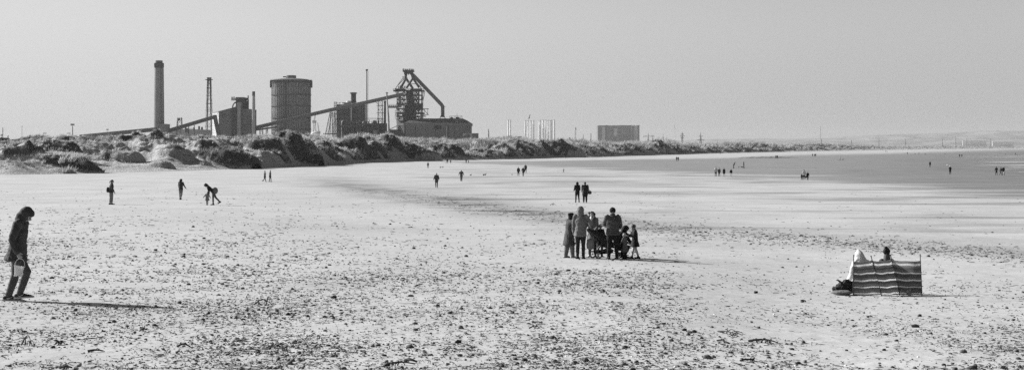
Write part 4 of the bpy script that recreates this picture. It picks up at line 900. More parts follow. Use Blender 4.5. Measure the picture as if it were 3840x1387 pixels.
# ---- pylons, masts, far turbine
def pylon(x, top, d, arms, label, w=5.0):
    c = org(x, d); s = PX(d); g = root('pylon', c, label, 'pylon', 'power line pylons beyond the dunes'); m = MB(c); w *= s
    zt = zz(top,d); n = 7
    for k in range(4):
        sx, sy = ((-1,-1),(1,-1),(1,1),(-1,1))[k]; m.beam((c.x+sx*w,c.y+sy*w,0),(c.x+sx*w*.28,c.y+sy*w*.28,zt*.72),1.0); m.beam((c.x+sx*w*.28,c.y+sy*w*.28,zt*.72),(c.x,c.y,zt),.8)
    for i_ in range(n):
        f0 = i_/n; f1 = (i_+1)/n; w0 = w*(1-.72*f0); w1 = w*(1-.72*f1)
        for sy in (-1,1): m.beam((c.x-w0,c.y+sy*w0,zt*.72*f0),(c.x+w1,c.y+sy*w1,zt*.72*f1),.6); m.beam((c.x+w0,c.y+sy*w0,zt*.72*f0),(c.x-w1,c.y+sy*w1,zt*.72*f1),.6)
    m.build('mast', mat(.12,.8,.1,.1,key='py'), g)
    m = MB(c)
    for y, wd in arms: m.beam((c.x-wd*s,c.y,zz(y,d)),(c.x+wd*s,c.y,zz(y,d)),1.0); m.beam((c.x-wd*s,c.y,zz(y,d)),(c.x,c.y,zz(y-4,d)),.6); m.beam((c.x+wd*s,c.y,zz(y,d)),(c.x,c.y,zz(y-4,d)),.6)
    m.build('crossarm', mat(.12,.8,.1,.1,key='py'), g)
pylon(2431, 500, 5200, [(512,20)], 'wide-armed pylon nearest the right side of the power station')
pylon(2448, 506, 6500, [(512,7)], 'small faint pylon just right of the wide-armed one', 4)
pylon(2486.5, 503, 7500, [(517,5)], 'tiny faint pylon between the wide-armed pylon and the wind turbine', 4)
pylon(2558.5, 495, 4600, [(504,6),(510,9),(517,7)], 'tall dark pylon right of the faint wind turbine')
pylon(2627.5, 497, 4800, [(512,9),(525,14)], 'last tall pylon of the line, farthest right above the dunes')
d = 9000; c = org(2530, d); g = root('wind_turbine', c, 'very faint white wind turbine between two pylons', 'wind turbine'); s = PX(d)
m = MB(c); m.tube([(c.x,c.y,0),(c.x,c.y,zz(484,d))], [2.6,1.6], 12); m.build('tower', white, g)
m = MB(c)
for a in (95, 215, 335): m.beam((c.x,c.y-4,zz(484,d)),(c.x+math.cos(math.radians(a))*17*s,c.y-4,zz(484,d)+math.sin(math.radians(a))*17*s),2.2,.8)
m.build('blade', white, g)
m = MB(c); m.box((c.x-2,c.y-5,zz(484,d)-2),(c.x+2,c.y+6,zz(484,d)+2)); m.build('nacelle', white, g)
def mast(x, top, d, label, w=1.2, cat='mast', grp='thin masts and poles along the skyline', head=None, v=.14):
    c = org(x, d); g = root('mast', c, label, cat, grp); m = MB(c); m.tube([(c.x,c.y,0),(c.x,c.y,zz(top,d))], [w,w*.6], 8); m.build('pole', mat(v,.8,.1,.1,key='mst'), g)
    if head: m = MB(c); head(m, c, zz(top,d), PX(d)); m.build('head', mat(v,.8,.1,.1,key='mst'), g)
def h_panel(m, c, z, s): m.box((c.x-2*s,c.y-1,z-2*s),(c.x+3*s,c.y+1,z+3*s))
mast(1832, 484, 5200, 'pointed mast over the dune left of the pair of white tubes', 2.2, head=lambda m,c,z,s: m.lattice((c.x+1.5*s,c.y,0),(c.x+1.5*s,c.y,z-8*s),3*s,1.6*s,6,.6))
mast(2159, 478, 7600, 'faint pale mast with a blurred head between the white tubes and the power station', 1.8, head=lambda m,c,z,s: (m.box((c.x-2*s,c.y-2,z-10*s),(c.x+2*s,c.y+2,z)), m.beam((c.x-4*s,c.y,0),(c.x-3*s,c.y,z-12*s),1.2)))
mast(2187, 504, 6000, 'short faint mast in the gap left of the power station', 1.6)
mast(2216, 500, 5800, 'short mast closest to the left wall of the power station', 2.0, head=lambda m,c,z,s: (m.box((c.x-3*s,c.y-2,0),(c.x+1*s,c.y+2,z-22*s)),))
mast(2135.5, 519, 3000, 'stubby dark post on the dune crest left of the power station', 1.4, head=h_panel)
for x, y, d, lb in ((3081,520,3900,'short pole standing on the knoll of the far right dunes'),(3193,524,4200,'single pole on the far dunes, left of the middle pole'),(3296,517,4200,'tallest pole above the far dunes at right'),(3396,522,4600,'thin pole on the far dunes, right of the tallest pole'),(3534,520,5000,'faint pole before the far hills, left of the church-like spire'),(3626,518,5200,'pole in front of the long white sheds'),(3714,518,5400,'farthest right pole, past the long white sheds')):
    mast(x, y, d, lb, .9, v=.10)
mast(3076, 474, 11500, 'very faint tall chimney over the far hills', 3.6, 'chimney', None, v=.42)
mast(3583, 512, 9500, 'tiny pointed spire in the haze under the far hills', 4, 'spire', None, v=.3)
# long white sheds below the hills
d = 8200
for x0, x1, y0, y1, lb in ((3610,3700,530,523.5,'long low white shed below the far hills at right'),(3722,3800,531,528,'thin white shed to the right of the long one below the hills')):
    c = org((x0+x1)/2, d); g = root('warehouse', c, lb, 'warehouse', 'pale sheds below the hills'); m = MB(c); m.box((xx(x0,d),d,0),(xx(x1,d),d+3,zz(y1+3,d))); m.build('wall', mat(.8,.8,.05,.02,key='wh'), g)
    m = MB(c); A, B2, z0, z1 = xx(x0,d)-2, xx(x1,d)+2, zz(y1+3,d), zz(y1,d); m.add([(A,d-1,z0),(B2,d-1,z0),(B2,d+8.5,z1),(A,d+8.5,z1),(B2,d+9,z0),(A,d+9,z0)], [(0,1,2,3),(3,2,4,5)]); m.build('roof', mat(.5,.8,.05,.02,key='whr'), g)

# ---- hills
def hill(pts, d, name, label, v, depth=1400):
    xs_ = np.linspace(pts[0][0], pts[-1][0], 220); ys_ = np.interp(xs_, [p[0] for p in pts], [p[1] for p in pts])+.8*fbm(xs_/30, xs_*0+d/100, 4, 401)
    prof = np.linspace(0,1,14); V = []
    for t in prof:
        dd_ = d+depth*t; z = np.maximum((ZC-(ys_-HY)/F*(d+depth*.5))*np.sin(np.pi*t*.5+.0)**.8, 0) if t <= 1 else 0
        z = z*(1+.04*fbm(xs_/18, xs_*0+t*6, 3, 405)); V.append(np.stack([(xs_-CX)/F*(d+depth*.5), np.full_like(xs_, dd_), z-1], 1))
    me = mesh_np(name, np.concatenate(V), grid_faces(14, 220), True)
    tag(link(name, me, mat(v,.95,.35,.006,key='hill')), label, None, None, 'structure')
hill([(2480,533),(2600,524),(2700,520),(2790,519),(2900,518),(3000,519),(3150,517),(3260,508),(3400,502),(3560,498),(3700,492),(3780,487),(3900,487),(4100,492),(4500,500)], 12000, 'hills', 'low hazy hills along the right horizon', .24)
hill([(2300,541),(2500,536),(2800,529),(3100,527),(3400,524),(3700,522),(4000,522),(4600,524)], 9800, 'hills', 'nearer low land under the hazy hills', .24, 700)

# ---- houses, floodlight towers and aerials behind the left dunes
d = 620; c = org(6, d); hs = root('house', c, 'house whose gable and roof ridge peep over the dune at the left edge', 'house')
zb = dune_z(6, d)-.5; zr_ = zz(516,d); 
m = MB(c); m.prism([(xx(-12,d),zz(530,d)),(xx(6,d),zz(516.5,d)),(xx(14,d),zz(527,d)),(xx(14,d),zb),(xx(-12,d),zb)], d, d+9); m.build('wall', mat(.18,.9,.1,.5,key='hw'), hs)
m = MB(c); m.beam((xx(-14,d),d-.2,zz(530.5,d)),(xx(6.2,d),d-.2,zz(515.8,d)),.5,.28); m.beam((xx(6,d),d-.25,zz(515.8,d)),(xx(15,d),d-.25,zz(528,d)),.5,.28); m.build('roof', mat(.04,.9,.2,.5,key='hr'), hs)
m = MB(c); m.prism([(xx(8,d+4),zz(523,d)),(xx(42,d+4),zz(522.5,d)),(xx(42,d+4),zb),(xx(8,d+4),zb)], d+4, d+12); m.build('rear_wing', mat(.05,.9,.2,.5,key='hr2'), hs)
def aerial(x, y, d, dirn, label, n=6, L_=7):
    c = org(x, d); g = root('tv_aerial', c, label, 'aerial', 'rooftop television aerials over the left dunes'); s = PX(d); m = MB(c); m.tube([(c.x,c.y,0),(c.x,c.y,zz(y,d))], .05, 6); m.build('pole', darkm, g)
    m = MB(c); a = Vector((c.x-dirn*1.5*s, c.y, zz(y+1,d))); b = a+Vector((dirn*L_*s,0,0)); m.beam(a, b, .06)
    for k in range(n): p = a.lerp(b, k/n); m.beam(p+Vector((0,-.4,-.35)), p+Vector((0,.4,.35)), .05)
    m.build('antenna', darkm, g)
aerial(7, 506, 620, -1, 'television aerial on the house roof at the left edge'); aerial(30, 511, 640, 1, 'small aerial right behind the leftmost roof ridge', 4, 5)
aerial(164, 499, 640, 1, 'television aerial pointing right, above the gap in the left dunes', 6, 13); aerial(262, 499, 650, -1, 'television aerial pointing left, beside the floodlight tower', 6, 14)
mast(10.5, 478, 900, 'grey pole standing behind the leftmost roof', .28, v=.16)
mast(82.5, 474, 800, 'slim lamp mast with a round head over the left dunes', .11, head=lambda m,c,z,s: m.sphere((c.x,c.y,z), 1.7*s, 10, (1,1,.9)))
def flood(x, top, d, label, k=1.0):
    c = org(x, d); s = PX(d)*k; g = root('floodlight_tower', c, label, 'floodlight', 'floodlight towers of the works'); m = MB(c); m.tube([(c.x,c.y,0),(c.x,c.y,zz(top+8,d))], [3.2*s,1.6*s], 10); m.build('pole', mat(.3,.8,.1,.1,key='fl'), g)
    m = MB(c)
    for i_ in range(3): z = zz(top+1+i_*2.4*k,d); m.box((c.x-5.5*s,c.y-2,z-.5*s),(c.x+5.5*s,c.y+2,z+.3*s)); [m.box((c.x+q*s-.7*s,c.y-2.6,z-.2*s),(c.x+q*s+.7*s,c.y+2.4,z+1.4*s)) for q in (-4.5,-2.2,0,2.2,4.5)]
    m.build('lamp_rack', mat(.16,.7,.2,.1,key='fl2'), g)
flood(272, 465, 1700, 'taller floodlight tower with a crowded lamp rack above the left dunes'); flood(403, 484, 2600, 'small faint floodlight tower rising behind the low conveyor gallery', .62)
# ================================================================ people: one continuous remeshed body each, clothes and hair as parts
def frame(d, side):
    d = d.normalized(); s = (side-d*side.dot(d))
    s = s.normalized() if s.length > 1e-5 else d.orthogonal().normalized()
    return d, s, d.cross(s)
class Blob:
    """closed shells that are fused into one surface by a voxel remesh"""
    def __init__(s): s.v = []; s.f = []
    def rings(s, R, n):
        o = len(s.v); m = len(R)
        for r in R: s.v.extend([tuple(p) for p in r])
        for i in range(m-1):
            for k in range(n):
                a = o+i*n+k; b = o+i*n+(k+1)%n; s.f.append((a,b,b+n,a+n))
        s.f.append(tuple(reversed(range(o,o+n)))); s.f.append(tuple(range(o+(m-1)*n, o+m*n))); return s
    def loft(s, pts, rad, side=Vector((1,0,0)), n=14, cap=True, hem=1.0):
        """rad: list of (ra along side, rb across)"""
        pts = [Vector(p) for p in pts]; R = []
        rad = [r if hasattr(r,'__len__') else (r,r) for r in rad]
        m = len(pts); st = []
        for i, p in enumerate(pts):
            d = (pts[min(i+1,m-1)]-pts[max(i-1,0)]); st.append((p, d, rad[i]))
        if cap:
            p, d, r = st[0]; dn = d.normalized(); q = min(r)*hem
            head = [(p-dn*q*math.sin(a), d, (r[0]*math.cos(a), r[1]*math.cos(a))) for a in (1.35,.95,.5)]
            p, d, r = st[-1]; dn = d.normalized(); q = min(r)
            tail = [(p+dn*q*math.sin(a), d, (r[0]*math.cos(a), r[1]*math.cos(a))) for a in (.5,.95,1.35)]
            st = head+st+tail
        for p, d, r in st:
            dn, sd, up = frame(d, side)
            R.append([p+sd*math.cos(2*math.pi*k/n)*r[0]+up*math.sin(2*math.pi*k/n)*r[1] for k in range(n)])
        return s.rings(R, n)
    def ell(s, c, r, rot=None, n=14):
        c = Vector(c); R = []
        for i in range(9):
            ph = -1.45+2.9*i/8; q = []
            for k in range(n):
                t = 2*math.pi*k/n; p = Vector((math.cos(t)*math.cos(ph)*r[0], math.sin(t)*math.cos(ph)*r[1], math.sin(ph)*r[2]))
                q.append(c+(rot @ p if rot else p))
            R.append(q)
        return s.rings(R, n)
_pending = []
def blob_obj(name, b, m, parent, voxel, post=None, smooth=2):
    me = bpy.data.meshes.new(name); me.from_pydata([tuple(v) for v in b.v], [], b.f); me.update()
    o = link(name, me, m, parent)
    md = o.modifiers.new('r', 'REMESH'); md.mode = 'VOXEL'; md.voxel_size = voxel; md.use_smooth_shade = True
    if smooth: ms = o.modifiers.new('s', 'SMOOTH'); ms.iterations = smooth; ms.factor = .5
    _pending.append((o, post)); return o
def bake_blobs():
    bpy.context.view_layer.update(); dg = bpy.context.evaluated_depsgraph_get()
    for o, post in _pending:
        nm = o.data.name; mt = list(o.data.materials)
        me = bpy.data.meshes.new_from_object(o.evaluated_get(dg)); 
        if post is not None:
            n = len(me.vertices); co = np.empty(n*3, np.float32); me.vertices.foreach_get('co', co); co = co.reshape(-1,3)
            no = np.empty(n*3, np.float32); me.vertex_normals.foreach_get('vector', no); no = no.reshape(-1,3)
            me.vertices.foreach_set('co', post(co, no).ravel().astype(np.float32)); me.update()
        if len(me.polygons): me.polygons.foreach_set('use_smooth', np.ones(len(me.polygons), bool))
        o.modifiers.clear(); old = o.data; o.data = me
        if len(me.materials) == 0:
            for x in mt: me.materials.append(x)
        bpy.data.meshes.remove(old); me.name = nm
    _pending.clear()
def folds(amp, sc=9, seed=0, quilt=0):
    def f(co, no):
        a = vnoise(co[:,0]*sc+co[:,2]*sc*.6, co[:,2]*sc*.8+co[:,1]*sc, 500+seed)*amp
        a = a+vnoise(co[:,0]*sc*2.3, co[:,2]*sc*1.7+co[:,1]*sc*2, 520+seed)*amp*.5
        if quilt: a = a+np.abs(np.sin(co[:,2]*math.pi/quilt))**.5*.026-.013
        return co+no*a[:,None]
    return f
def cloth(v, key='cl'): return mat(round(v,3), .85, .22, 7, key=key)
SKIN = mat(.30, .6, .08, 6, key='skin'); SKIN_D = mat(.12, .6, .08, 6, key='skind')

def hand(b, w, v, n_, t, s, curl):
    """palm, four unequal fingers bent towards n_, thumb on the t side"""
    v = v.normalized(); n_ = (n_-v*n_.dot(v)).normalized(); t = (t-v*t.dot(v)-n_*t.dot(n_)).normalized()
    b.loft([w-v*.01*s, w+v*.03*s, w+v*.088*s], [(.026*s,.018*s),(.036*s,.016*s),(.040*s,.014*s)], t, 10)
    for off, ln in ((.030,.072),(.010,.082),(-.010,.077),(-.029,.060)):
        p = w+v*.085*s+t*off*s; c = math.radians(curl); d1 = (v*math.cos(c*.5)+n_*math.sin(c*.5)); d2 = (v*math.cos(c*1.3)+n_*math.sin(c*1.3))
        q = p+d1*ln*.52*s; b.loft([p-v*.01*s, q, q+d2*ln*.48*s], [.0088*s,.0082*s,.0068*s], t, 8)
    p = w+v*.025*s+t*.034*s; d1 = (v*.75+t*.6+n_*.25).normalized(); q = p+d1*.034*s
    b.loft([p-t*.012*s, q, q+(v*.85+n_*.5+t*.1).normalized()*.028*s], [.0115*s,.0098*s,.008*s], n_, 8)

def person(label, px, py, h, face, group, pose=None, wear=None, vox=None, d=None, base=None, lift=0.0):
    """face: heading in degrees, 0 away from the camera, 90 to the photo's right, 180 towards the camera, -90 left"""
    P = dict(lean=2, tilt=0, head=0, turn=0, hipL=2, hipR=2, kneeL=2, kneeR=2, shL=4, shR=4, abL=9, abR=9, elL=14, elR=14, spread=2, crouch=0, seat=False, side=0)
    P.update(pose or {}); Wr = dict(top=.05, len='hip', trousers=.04, shoes=.03, head='hair', hair=.03, hood=False, fat=1.0, skin=False, quilt=0, loose=0, scarf=None, nobottom=False, headr=None); Wr.update(wear or {})
    loc = base if base is not None else (gat(px, py) if d is None else at(px, py, d))
    if base is None and d is None: loc = gat(px, py)
    dist = loc.y; vox = vox or max(.011*h/1.7, min(.05, dist*.00016)); near = dist < 75
    if near: vox = min(vox, .0085 if dist < 40 else .0095)
    H = h*(1.0 if near else 1.07); fat = Wr['fat']; child = h < 1.3
    hs = 1.0 if not child else 1.0+(1.3-h)*.55        # bigger heads on children
    R = math.radians
    rt = root('person', loc+Vector((0,0,lift)), label, 'person', group, -R(face))
    X = Vector((1,0,0)); Y = Vector((0,1,0)); Z = Vector((0,0,1))
    def dirn(a, ab=0): return Vector((math.sin(R(ab)), math.sin(R(a))*math.cos(R(ab)), -math.cos(R(a))*math.cos(R(ab))))
    thigh, shin = .236*H, .236*H
    legs = []
    for sgn, k in ((-1,'L'),(1,'R')):
        hp = Vector((sgn*.052*H, 0, 0)); d1 = dirn(P['hip'+k], sgn*P['spread']); d2 = dirn(P['hip'+k]-P['knee'+k], sgn*P['spread']*.5)
        kn = hp+d1*thigh; an = kn+d2*shin; legs.append([hp, kn, an, sgn])
    low = min(l[2].z for l in legs); pz = -low+.048*H
    for l in legs:
        for i in range(3): l[i] = l[i]+Vector((0,0,pz))
    pel = Vector((0,0,pz+.015*H)); ln = R(P['lean']); tl = R(P['tilt'])
    up = Vector((math.sin(tl), math.sin(ln)*math.cos(tl), math.cos(ln)*math.cos(tl))).normalized()
    side = (X-up*X.dot(up)).normalized(); fwd = up.cross(side)   # fwd points ahead
    waist = pel+up*.09*H; chest = pel+up*.215*H; shc = pel+up*.295*H; nk = pel+up*(.335+P.get('neckup',0))*H
    sw = .112*H*fat**.5*(1 if not child else .9)
    hd = R(P['head']); hup = (up*math.cos(hd)+fwd*math.sin(hd)).normalized(); tr = R(P['turn'])
    hf0 = side.cross(hup)*-1; hf0 = hup.cross(side)
    hside = side*math.cos(tr)-hf0*math.sin(tr); hf = hf0*math.cos(tr)+side*math.sin(tr)
    hc = nk+hup*.072*H*hs; hr = .0625*H*hs
    arms = []
    for sgn, k in ((-1,'L'),(1,'R')):
        s0 = shc+side*sgn*sw; a, ab, e = P['sh'+k], P['ab'+k], P['el'+k]
        d1 = (-up*math.cos(R(a))*math.cos(R(ab))+fwd*math.sin(R(a))*math.cos(R(ab))+side*sgn*math.sin(R(ab)))
        inw = P.get('in'+k, 8)
        d2 = (-up*math.cos(R(a+e))*math.cos(R(ab))+fwd*math.sin(R(a+e))*math.cos(R(ab))+side*sgn*math.sin(R(ab-inw)))
        d2.normalize(); el = s0+d1.normalized()*.172*H; wr = el+d2*.148*H; arms.append([s0, el, wr, d2, sgn])
    # ---- body
    b = Blob(); f = fat
    b.loft([pel-up*.03*H, waist, chest, shc, shc+up*.018*H], [(.085*H*f,.062*H*f),(.072*H*f,.055*H*f),(.088*H*f,.062*H*f),(.085*H,.05*H),(.05*H,.04*H)], side)
    b.loft([shc, nk+hup*.03*H], [(.034*H,.036*H),(.030*H,.032*H)], side)
    rot = Matrix((hside, hf, hup)).transposed()
    b.ell(hc+hup*.006*H, (hr*.80, hr*.98, hr*1.06), rot)
    b.ell(hc+hf*hr*.22-hup*hr*.55, (hr*.58, hr*.66, hr*.62), rot)               # jaw
    b.ell(hc+hf*hr*1.0-hup*hr*.10, (hr*.15, hr*.24, hr*.26), rot, 10)            # nose
    b.ell(hc+hf*hr*.86-hup*hr*.50, (hr*.26, hr*.14, hr*.10), rot, 10)            # lips
    for sg in (-1,1): b.ell(hc+hside*sg*hr*.82-hup*hr*.08, (hr*.10, hr*.2, hr*.3), rot, 8)
    for s0, el, wr, d2, sgn in arms:
        b.loft([s0, s0.lerp(el,.4), el, el.lerp(wr,.35), wr], [.033*H*f,.029*H*f,.024*H,.025*H,.016*H], fwd)
        if near: hand(b, wr, d2, -side*sgn, fwd, H*.60, P.get('curl',35))
        else: b.loft([wr, wr+d2*.05*H, wr+d2*.10*H], [(.018*H,.012*H),(.022*H,.012*H),(.012*H,.009*H)], fwd, 8); b.loft([wr+d2*.02*H+fwd*.012*H, wr+d2*.055*H+fwd*.028*H], [.008*H,.007*H], fwd, 8)
    for hp, kn, an, sgn in legs:
        b.loft([hp, hp.lerp(kn,.45), kn, kn.lerp(an,.3), an], [.052*H*f,.046*H*f,.032*H,.034*H,.020*H], X)
        ft = Y; b.loft([an-ft*.02*H-Z*.02*H, an+ft*.05*H-Z*.03*H, an+ft*.10*H-Z*.034*H], [(.022*H,.02*H),(.026*H,.016*H),(.022*H,.010*H)], X, 10)
    sk = SKIN_D if Wr['skin'] == 'dark' else SKIN
    blob_obj('body', b, sk, rt, vox, None, 1)
    body = COL.objects[-1]
    if near:   # eyes
        for sg in (-1,1):
            m = MB(); m.sphere(hc+hf*hr*.86+hside*sg*hr*.33+hup*hr*.08, hr*.12, 8); m.build('eye', mat(.03,.3,.1,5,key='eye'), rt, True)
    # ---- top
    t = Blob(); g = 1.13; tf = f*(1.22 if Wr['quilt'] else 1.0)*Wr.get('bulk',1.0)
    hem = {'hip':-.045,'low':-.09,'thigh':-.155,'knee':-.245}[Wr['len']]*H; flare = Wr.get('flare', 1.0)
    hemp = pel+Vector((0, up.y*hem*.3, hem)) if P['lean'] > 25 else pel+up*hem*.6+Vector((0,0,hem*.4))
    pr = [(.098*H*tf*flare*g,.078*H*tf*flare*g),(.090*H*tf*g,.070*H*tf*g),(.082*H*tf*g,.064*H*tf*g),(.094*H*tf*g,.070*H*tf*g),(.090*H*g,.058*H*g),(.060*H,.050*H)]
    t.loft([hemp, pel, waist, chest, shc, shc+up*.024*H], pr, side, 18, hem=.15)
    for s0, el, wr, d2, sgn in arms:
        q = Wr.get('sleeve', 1.0)*(1.15 if Wr['quilt'] else 1)
        t.loft([s0-side*sgn*.01*H, s0.lerp(el,.45), el, el.lerp(wr,.5), wr-d2*.005*H], [.042*H*f*q,.038*H*f*q,.034*H*q,.032*H*q,.026*H*q], fwd, 12)
        t.ell(s0-side*sgn*.012*H, (.045*H*q,)*3)
    t.loft([shc+up*.01*H, nk+up*.004*H], [(.052*H,.05*H),(.043*H,.046*H)], side, 12)
    if Wr['hood'] == 'up':
        t.ell(hc+hup*hr*.12-hf*hr*.22, (hr*1.12, hr*1.12, hr*1.32), rot, 18); t.ell(hc-hf*hr*.35-hup*hr*.75, (hr*1.15, hr*.9, hr*.8), rot, 14)
        t.loft([nk-hf*.01*H, hc-hf*hr*.25-hup*hr*.2], [(hr*1.02,hr*.95),(hr*1.05,hr*1.0)], hside, 14)
        t.ell(hc+hup*hr*.75+hf*hr*.35, (hr*.85,hr*.75,hr*.62), rot, 14)
    if Wr.get('peak'): t.loft([hc-hf*hr*.1, hc+hup*hr*1.15+side*hr*.05, hc+hup*hr*2.0+side*hr*.15], [(hr*1.3,hr*1.2),(hr*1.0,hr*.9),(hr*.35,hr*.3)], hside, 14); t.loft([hc-hup*hr*.2, shc], [(hr*1.35,hr*1.2),(sw*1.1,hr*1.1)], side, 14)
    elif Wr['hood'] == 'down': t.ell(nk-fwd*.045*H+up*.0*H, (.062*H,.035*H,.04*H), rot, 12)
    blob_obj('jacket' if Wr['len'] in ('hip','low') else 'coat', t, cloth(Wr['top'], 'top'), rt, vox, folds(.010*min(H,1.7)/1.7*(1 if near else .8), 9, int(abs(px))%17, Wr['quilt']), 2)
    # ---- bottoms
    q = Blob(); lo = 1.0+Wr['loose']; ends = Wr.get('crop', 1.0)
    if not Wr['nobottom']:
        q.loft([pel+up*.05*H, pel-Z*.03*H], [(.078*H*f,.062*H*f),(.088*H*f,.070*H*f)], side, 16)
        for hp, kn, an, sgn in legs:
            e = kn.lerp(an, ends*.97)
            q.loft([hp, hp.lerp(kn,.45), kn, kn.lerp(e,.4), e], [.060*H*f,.054*H*f*lo,.040*H*lo,.038*H*lo,.030*H*lo], X, 12)
        blob_obj('trousers', q, cloth(Wr['trousers'], 'trs'), rt, vox, folds(.006, 12, 3) if near else None, 1)
    for hp, kn, an, sgn in legs:
        s_ = Blob(); pit = P.get('pitch'+('L' if sgn < 0 else 'R'), 0); ft = Vector((0, math.cos(R(pit)), -math.sin(R(pit)))); fu = Vector((0, math.sin(R(pit)), math.cos(R(pit))))
        s_.loft([an-ft*.034*H-fu*.022*H, an+ft*.03*H-fu*.020*H, an+ft*.08*H-fu*.030*H, an+ft*.124*H-fu*.034*H], [(.028*H,.026*H),(.030*H,.026*H),(.031*H,.018*H),(.024*H,.011*H)], X, 12)
        s_.loft([an-Z*.01*H, an+(kn-an).normalized()*.03*H*Wr.get('boot',1)], [(.027*H,.030*H),(.027*H,.028*H)], X, 10)
        so_ = blob_obj('shoe', s_, cloth(Wr['shoes'], 'shoe'), rt, min(vox, .012*H/1.7) if near else vox, None, 1)
        if near:
            m = MB(); c0 = an-ft*.056*H-fu*.042*H; c1 = an+ft*.144*H-fu*.042*H; m.beam(c0, c1, .060*H, .016*H); m.build('sole', cloth(Wr.get('sole', .05), 'sole'), so_)
            if Wr.get('swoosh') is not None:
                for sx_ in (-1,1):
                    m = MB(); o = an+X*sx_*.0305*H-fu*.018*H; pts = [(-.012,.004),(.0,-.007),(.02,-.004),(.052,.012)]
                    m.tube([o+ft*a*H+fu*b_*H for a,b_ in pts], [.0016*H,.0045*H,.0035*H,.001*H], 6); m.build('side_flash', cloth(.6,'flash'), so_)
    # ---- hair, hats
    hh = Wr['head']; hc2 = hc+hup*hr*.22-hf*hr*.14
    k = Blob(); nm = None; hv = Wr['hair']
    if hh in ('hair','long','curly','bun','pony') and Wr['hood'] != 'up':
        nm = 'hair'; k.ell(hc2, (hr*.92, hr*1.02, hr*1.0), rot, 16)
        if hh == 'long' or hh == 'curly':
            w = 1.0 if hh == 'long' else 1.25
            k.loft([hc2-hf*hr*.25, hc2-hf*hr*.55-hup*hr*1.2, hc2-hf*hr*.5-hup*hr*2.6], [(hr*.9*w,hr*.6*w),(hr*.95*w,hr*.5*w),(hr*.6*w,hr*.3)], hside, 14)
        if hh == 'curly':
            for i_ in range(14):
                a = i_*.9; k.ell(hc2+hside*math.cos(a)*hr*.95-hup*(hr*(.1+i_*.17)-hr*.5)-hf*hr*.25, (hr*.42,)*3, None, 8)
        if hh == 'bun': k.ell(hc2+hup*hr*.85-hf*hr*.35, (hr*.5,hr*.5,hr*.45), rot, 12)
        if hh == 'pony': k.loft([hc2-hf*hr*.95, hc2-hf*hr*1.3-hup*hr*.8, hc2-hf*hr*1.1-hup*hr*1.9], [hr*.28,hr*.32,hr*.16], hside, 10)
    elif hh in ('beanie','hat','cap','ears','bobble','headscarf'):
        nm = {'cap':'cap','headscarf':'headscarf'}.get(hh, 'hat')
        if hh == 'headscarf':
            k.ell(hc2, (hr*1.0,hr*1.1,hr*1.05), rot, 16); k.ell(hc2-hf*hr*.95+hup*hr*.1, (hr*.7,hr*.6,hr*.6), rot, 12); k.loft([nk, hc2-hup*hr*.5-hf*hr*.2], [(hr*.9,hr*.85),(hr*.98,hr*.9)], hside, 14)
        else:
            k.ell(hc2+hup*hr*.12, (hr*1.0, hr*1.08, hr*1.02), rot, 16)
            if hh == 'cap': k.ell(hc2+hf*hr*1.15+hup*hr*.1, (hr*.6,hr*.55,hr*.1), rot, 12)
            if hh == 'ears':
                for sg in (-1,1): k.ell(hc2+hside*sg*hr*.62+hup*hr*1.0, (hr*.36,hr*.3,hr*.4), rot, 10)
            if hh == 'bobble': k.ell(hc2+hup*hr*1.3, (hr*.38,)*3, None, 10)
            if hh == 'hat': k.ell(hc2-hup*hr*.12, (hr*1.5, hr*1.55, hr*.16), rot, 16)
    if nm: blob_obj(nm, k, cloth(hv, 'hair'), rt, vox, folds(.006, 30, 5) if near else None, 1)
    if Wr['hood'] == 'up' and Wr.get('fur'): pass
    if Wr['scarf'] is not None:
        k = Blob(); k.loft([nk-up*(.02+P.get('neckup',0))*H, nk+up*.02*H], [(.062*H,.058*H),(.05*H,.05*H)], side, 14)
        if Wr.get('scarftail'): k.loft([nk+fwd*.05*H, nk+fwd*.075*H-up*.16*H], [(.03*H,.014*H),(.028*H,.012*H)], side, 10)
        blob_obj('scarf', k, cloth(Wr['scarf'], 'scarf'), rt, vox, None, 1)
    info = dict(root=rt, H=H, hands=[rt.matrix_basis @ (a[2]+a[3]*.075*H) for a in arms], pel=pel, up=up, fwd=fwd, side=side, shc=shc, chest=chest, waist=waist, loc=loc)
    M = Matrix.Translation(rt.location) @ Matrix.Rotation(-R(face), 4, 'Z'); info['M'] = M
    info['hands'] = [M @ (a[2]+a[3]*.07*H) for a in arms]; info['arms'] = [[M @ q for q in a[:3]] for a in arms]
    return info
def bag(name, label, cat, center, size, v, rz=0, strap=None, group=None, soft=True):
    c = Vector(center); g = root(name, c, label, cat, group, rz); b = Blob(); sx_, sy_, sz_ = [q/2 for q in size]
    b.loft([(0,0,-sz_*.8),(0,0,0),(0,0,sz_*.75)], [(sx_,sy_),(sx_*1.05,sy_*1.05),(sx_*.85,sy_*.8)], Vector((1,0,0)), 16)
    blob_obj('bag_body', b, cloth(v,'bag'), g, max(.012, c.y*.00022), None, 2)
    if strap:
        m = MB(); M = Matrix.Rotation(-rz, 3, 'Z'); m.tube([M @ (Vector(p)-c) for p in strap], .010 if c.y < 80 else .02, 6); m.build('strap', cloth(v*.7,'strap'), g)
    return g
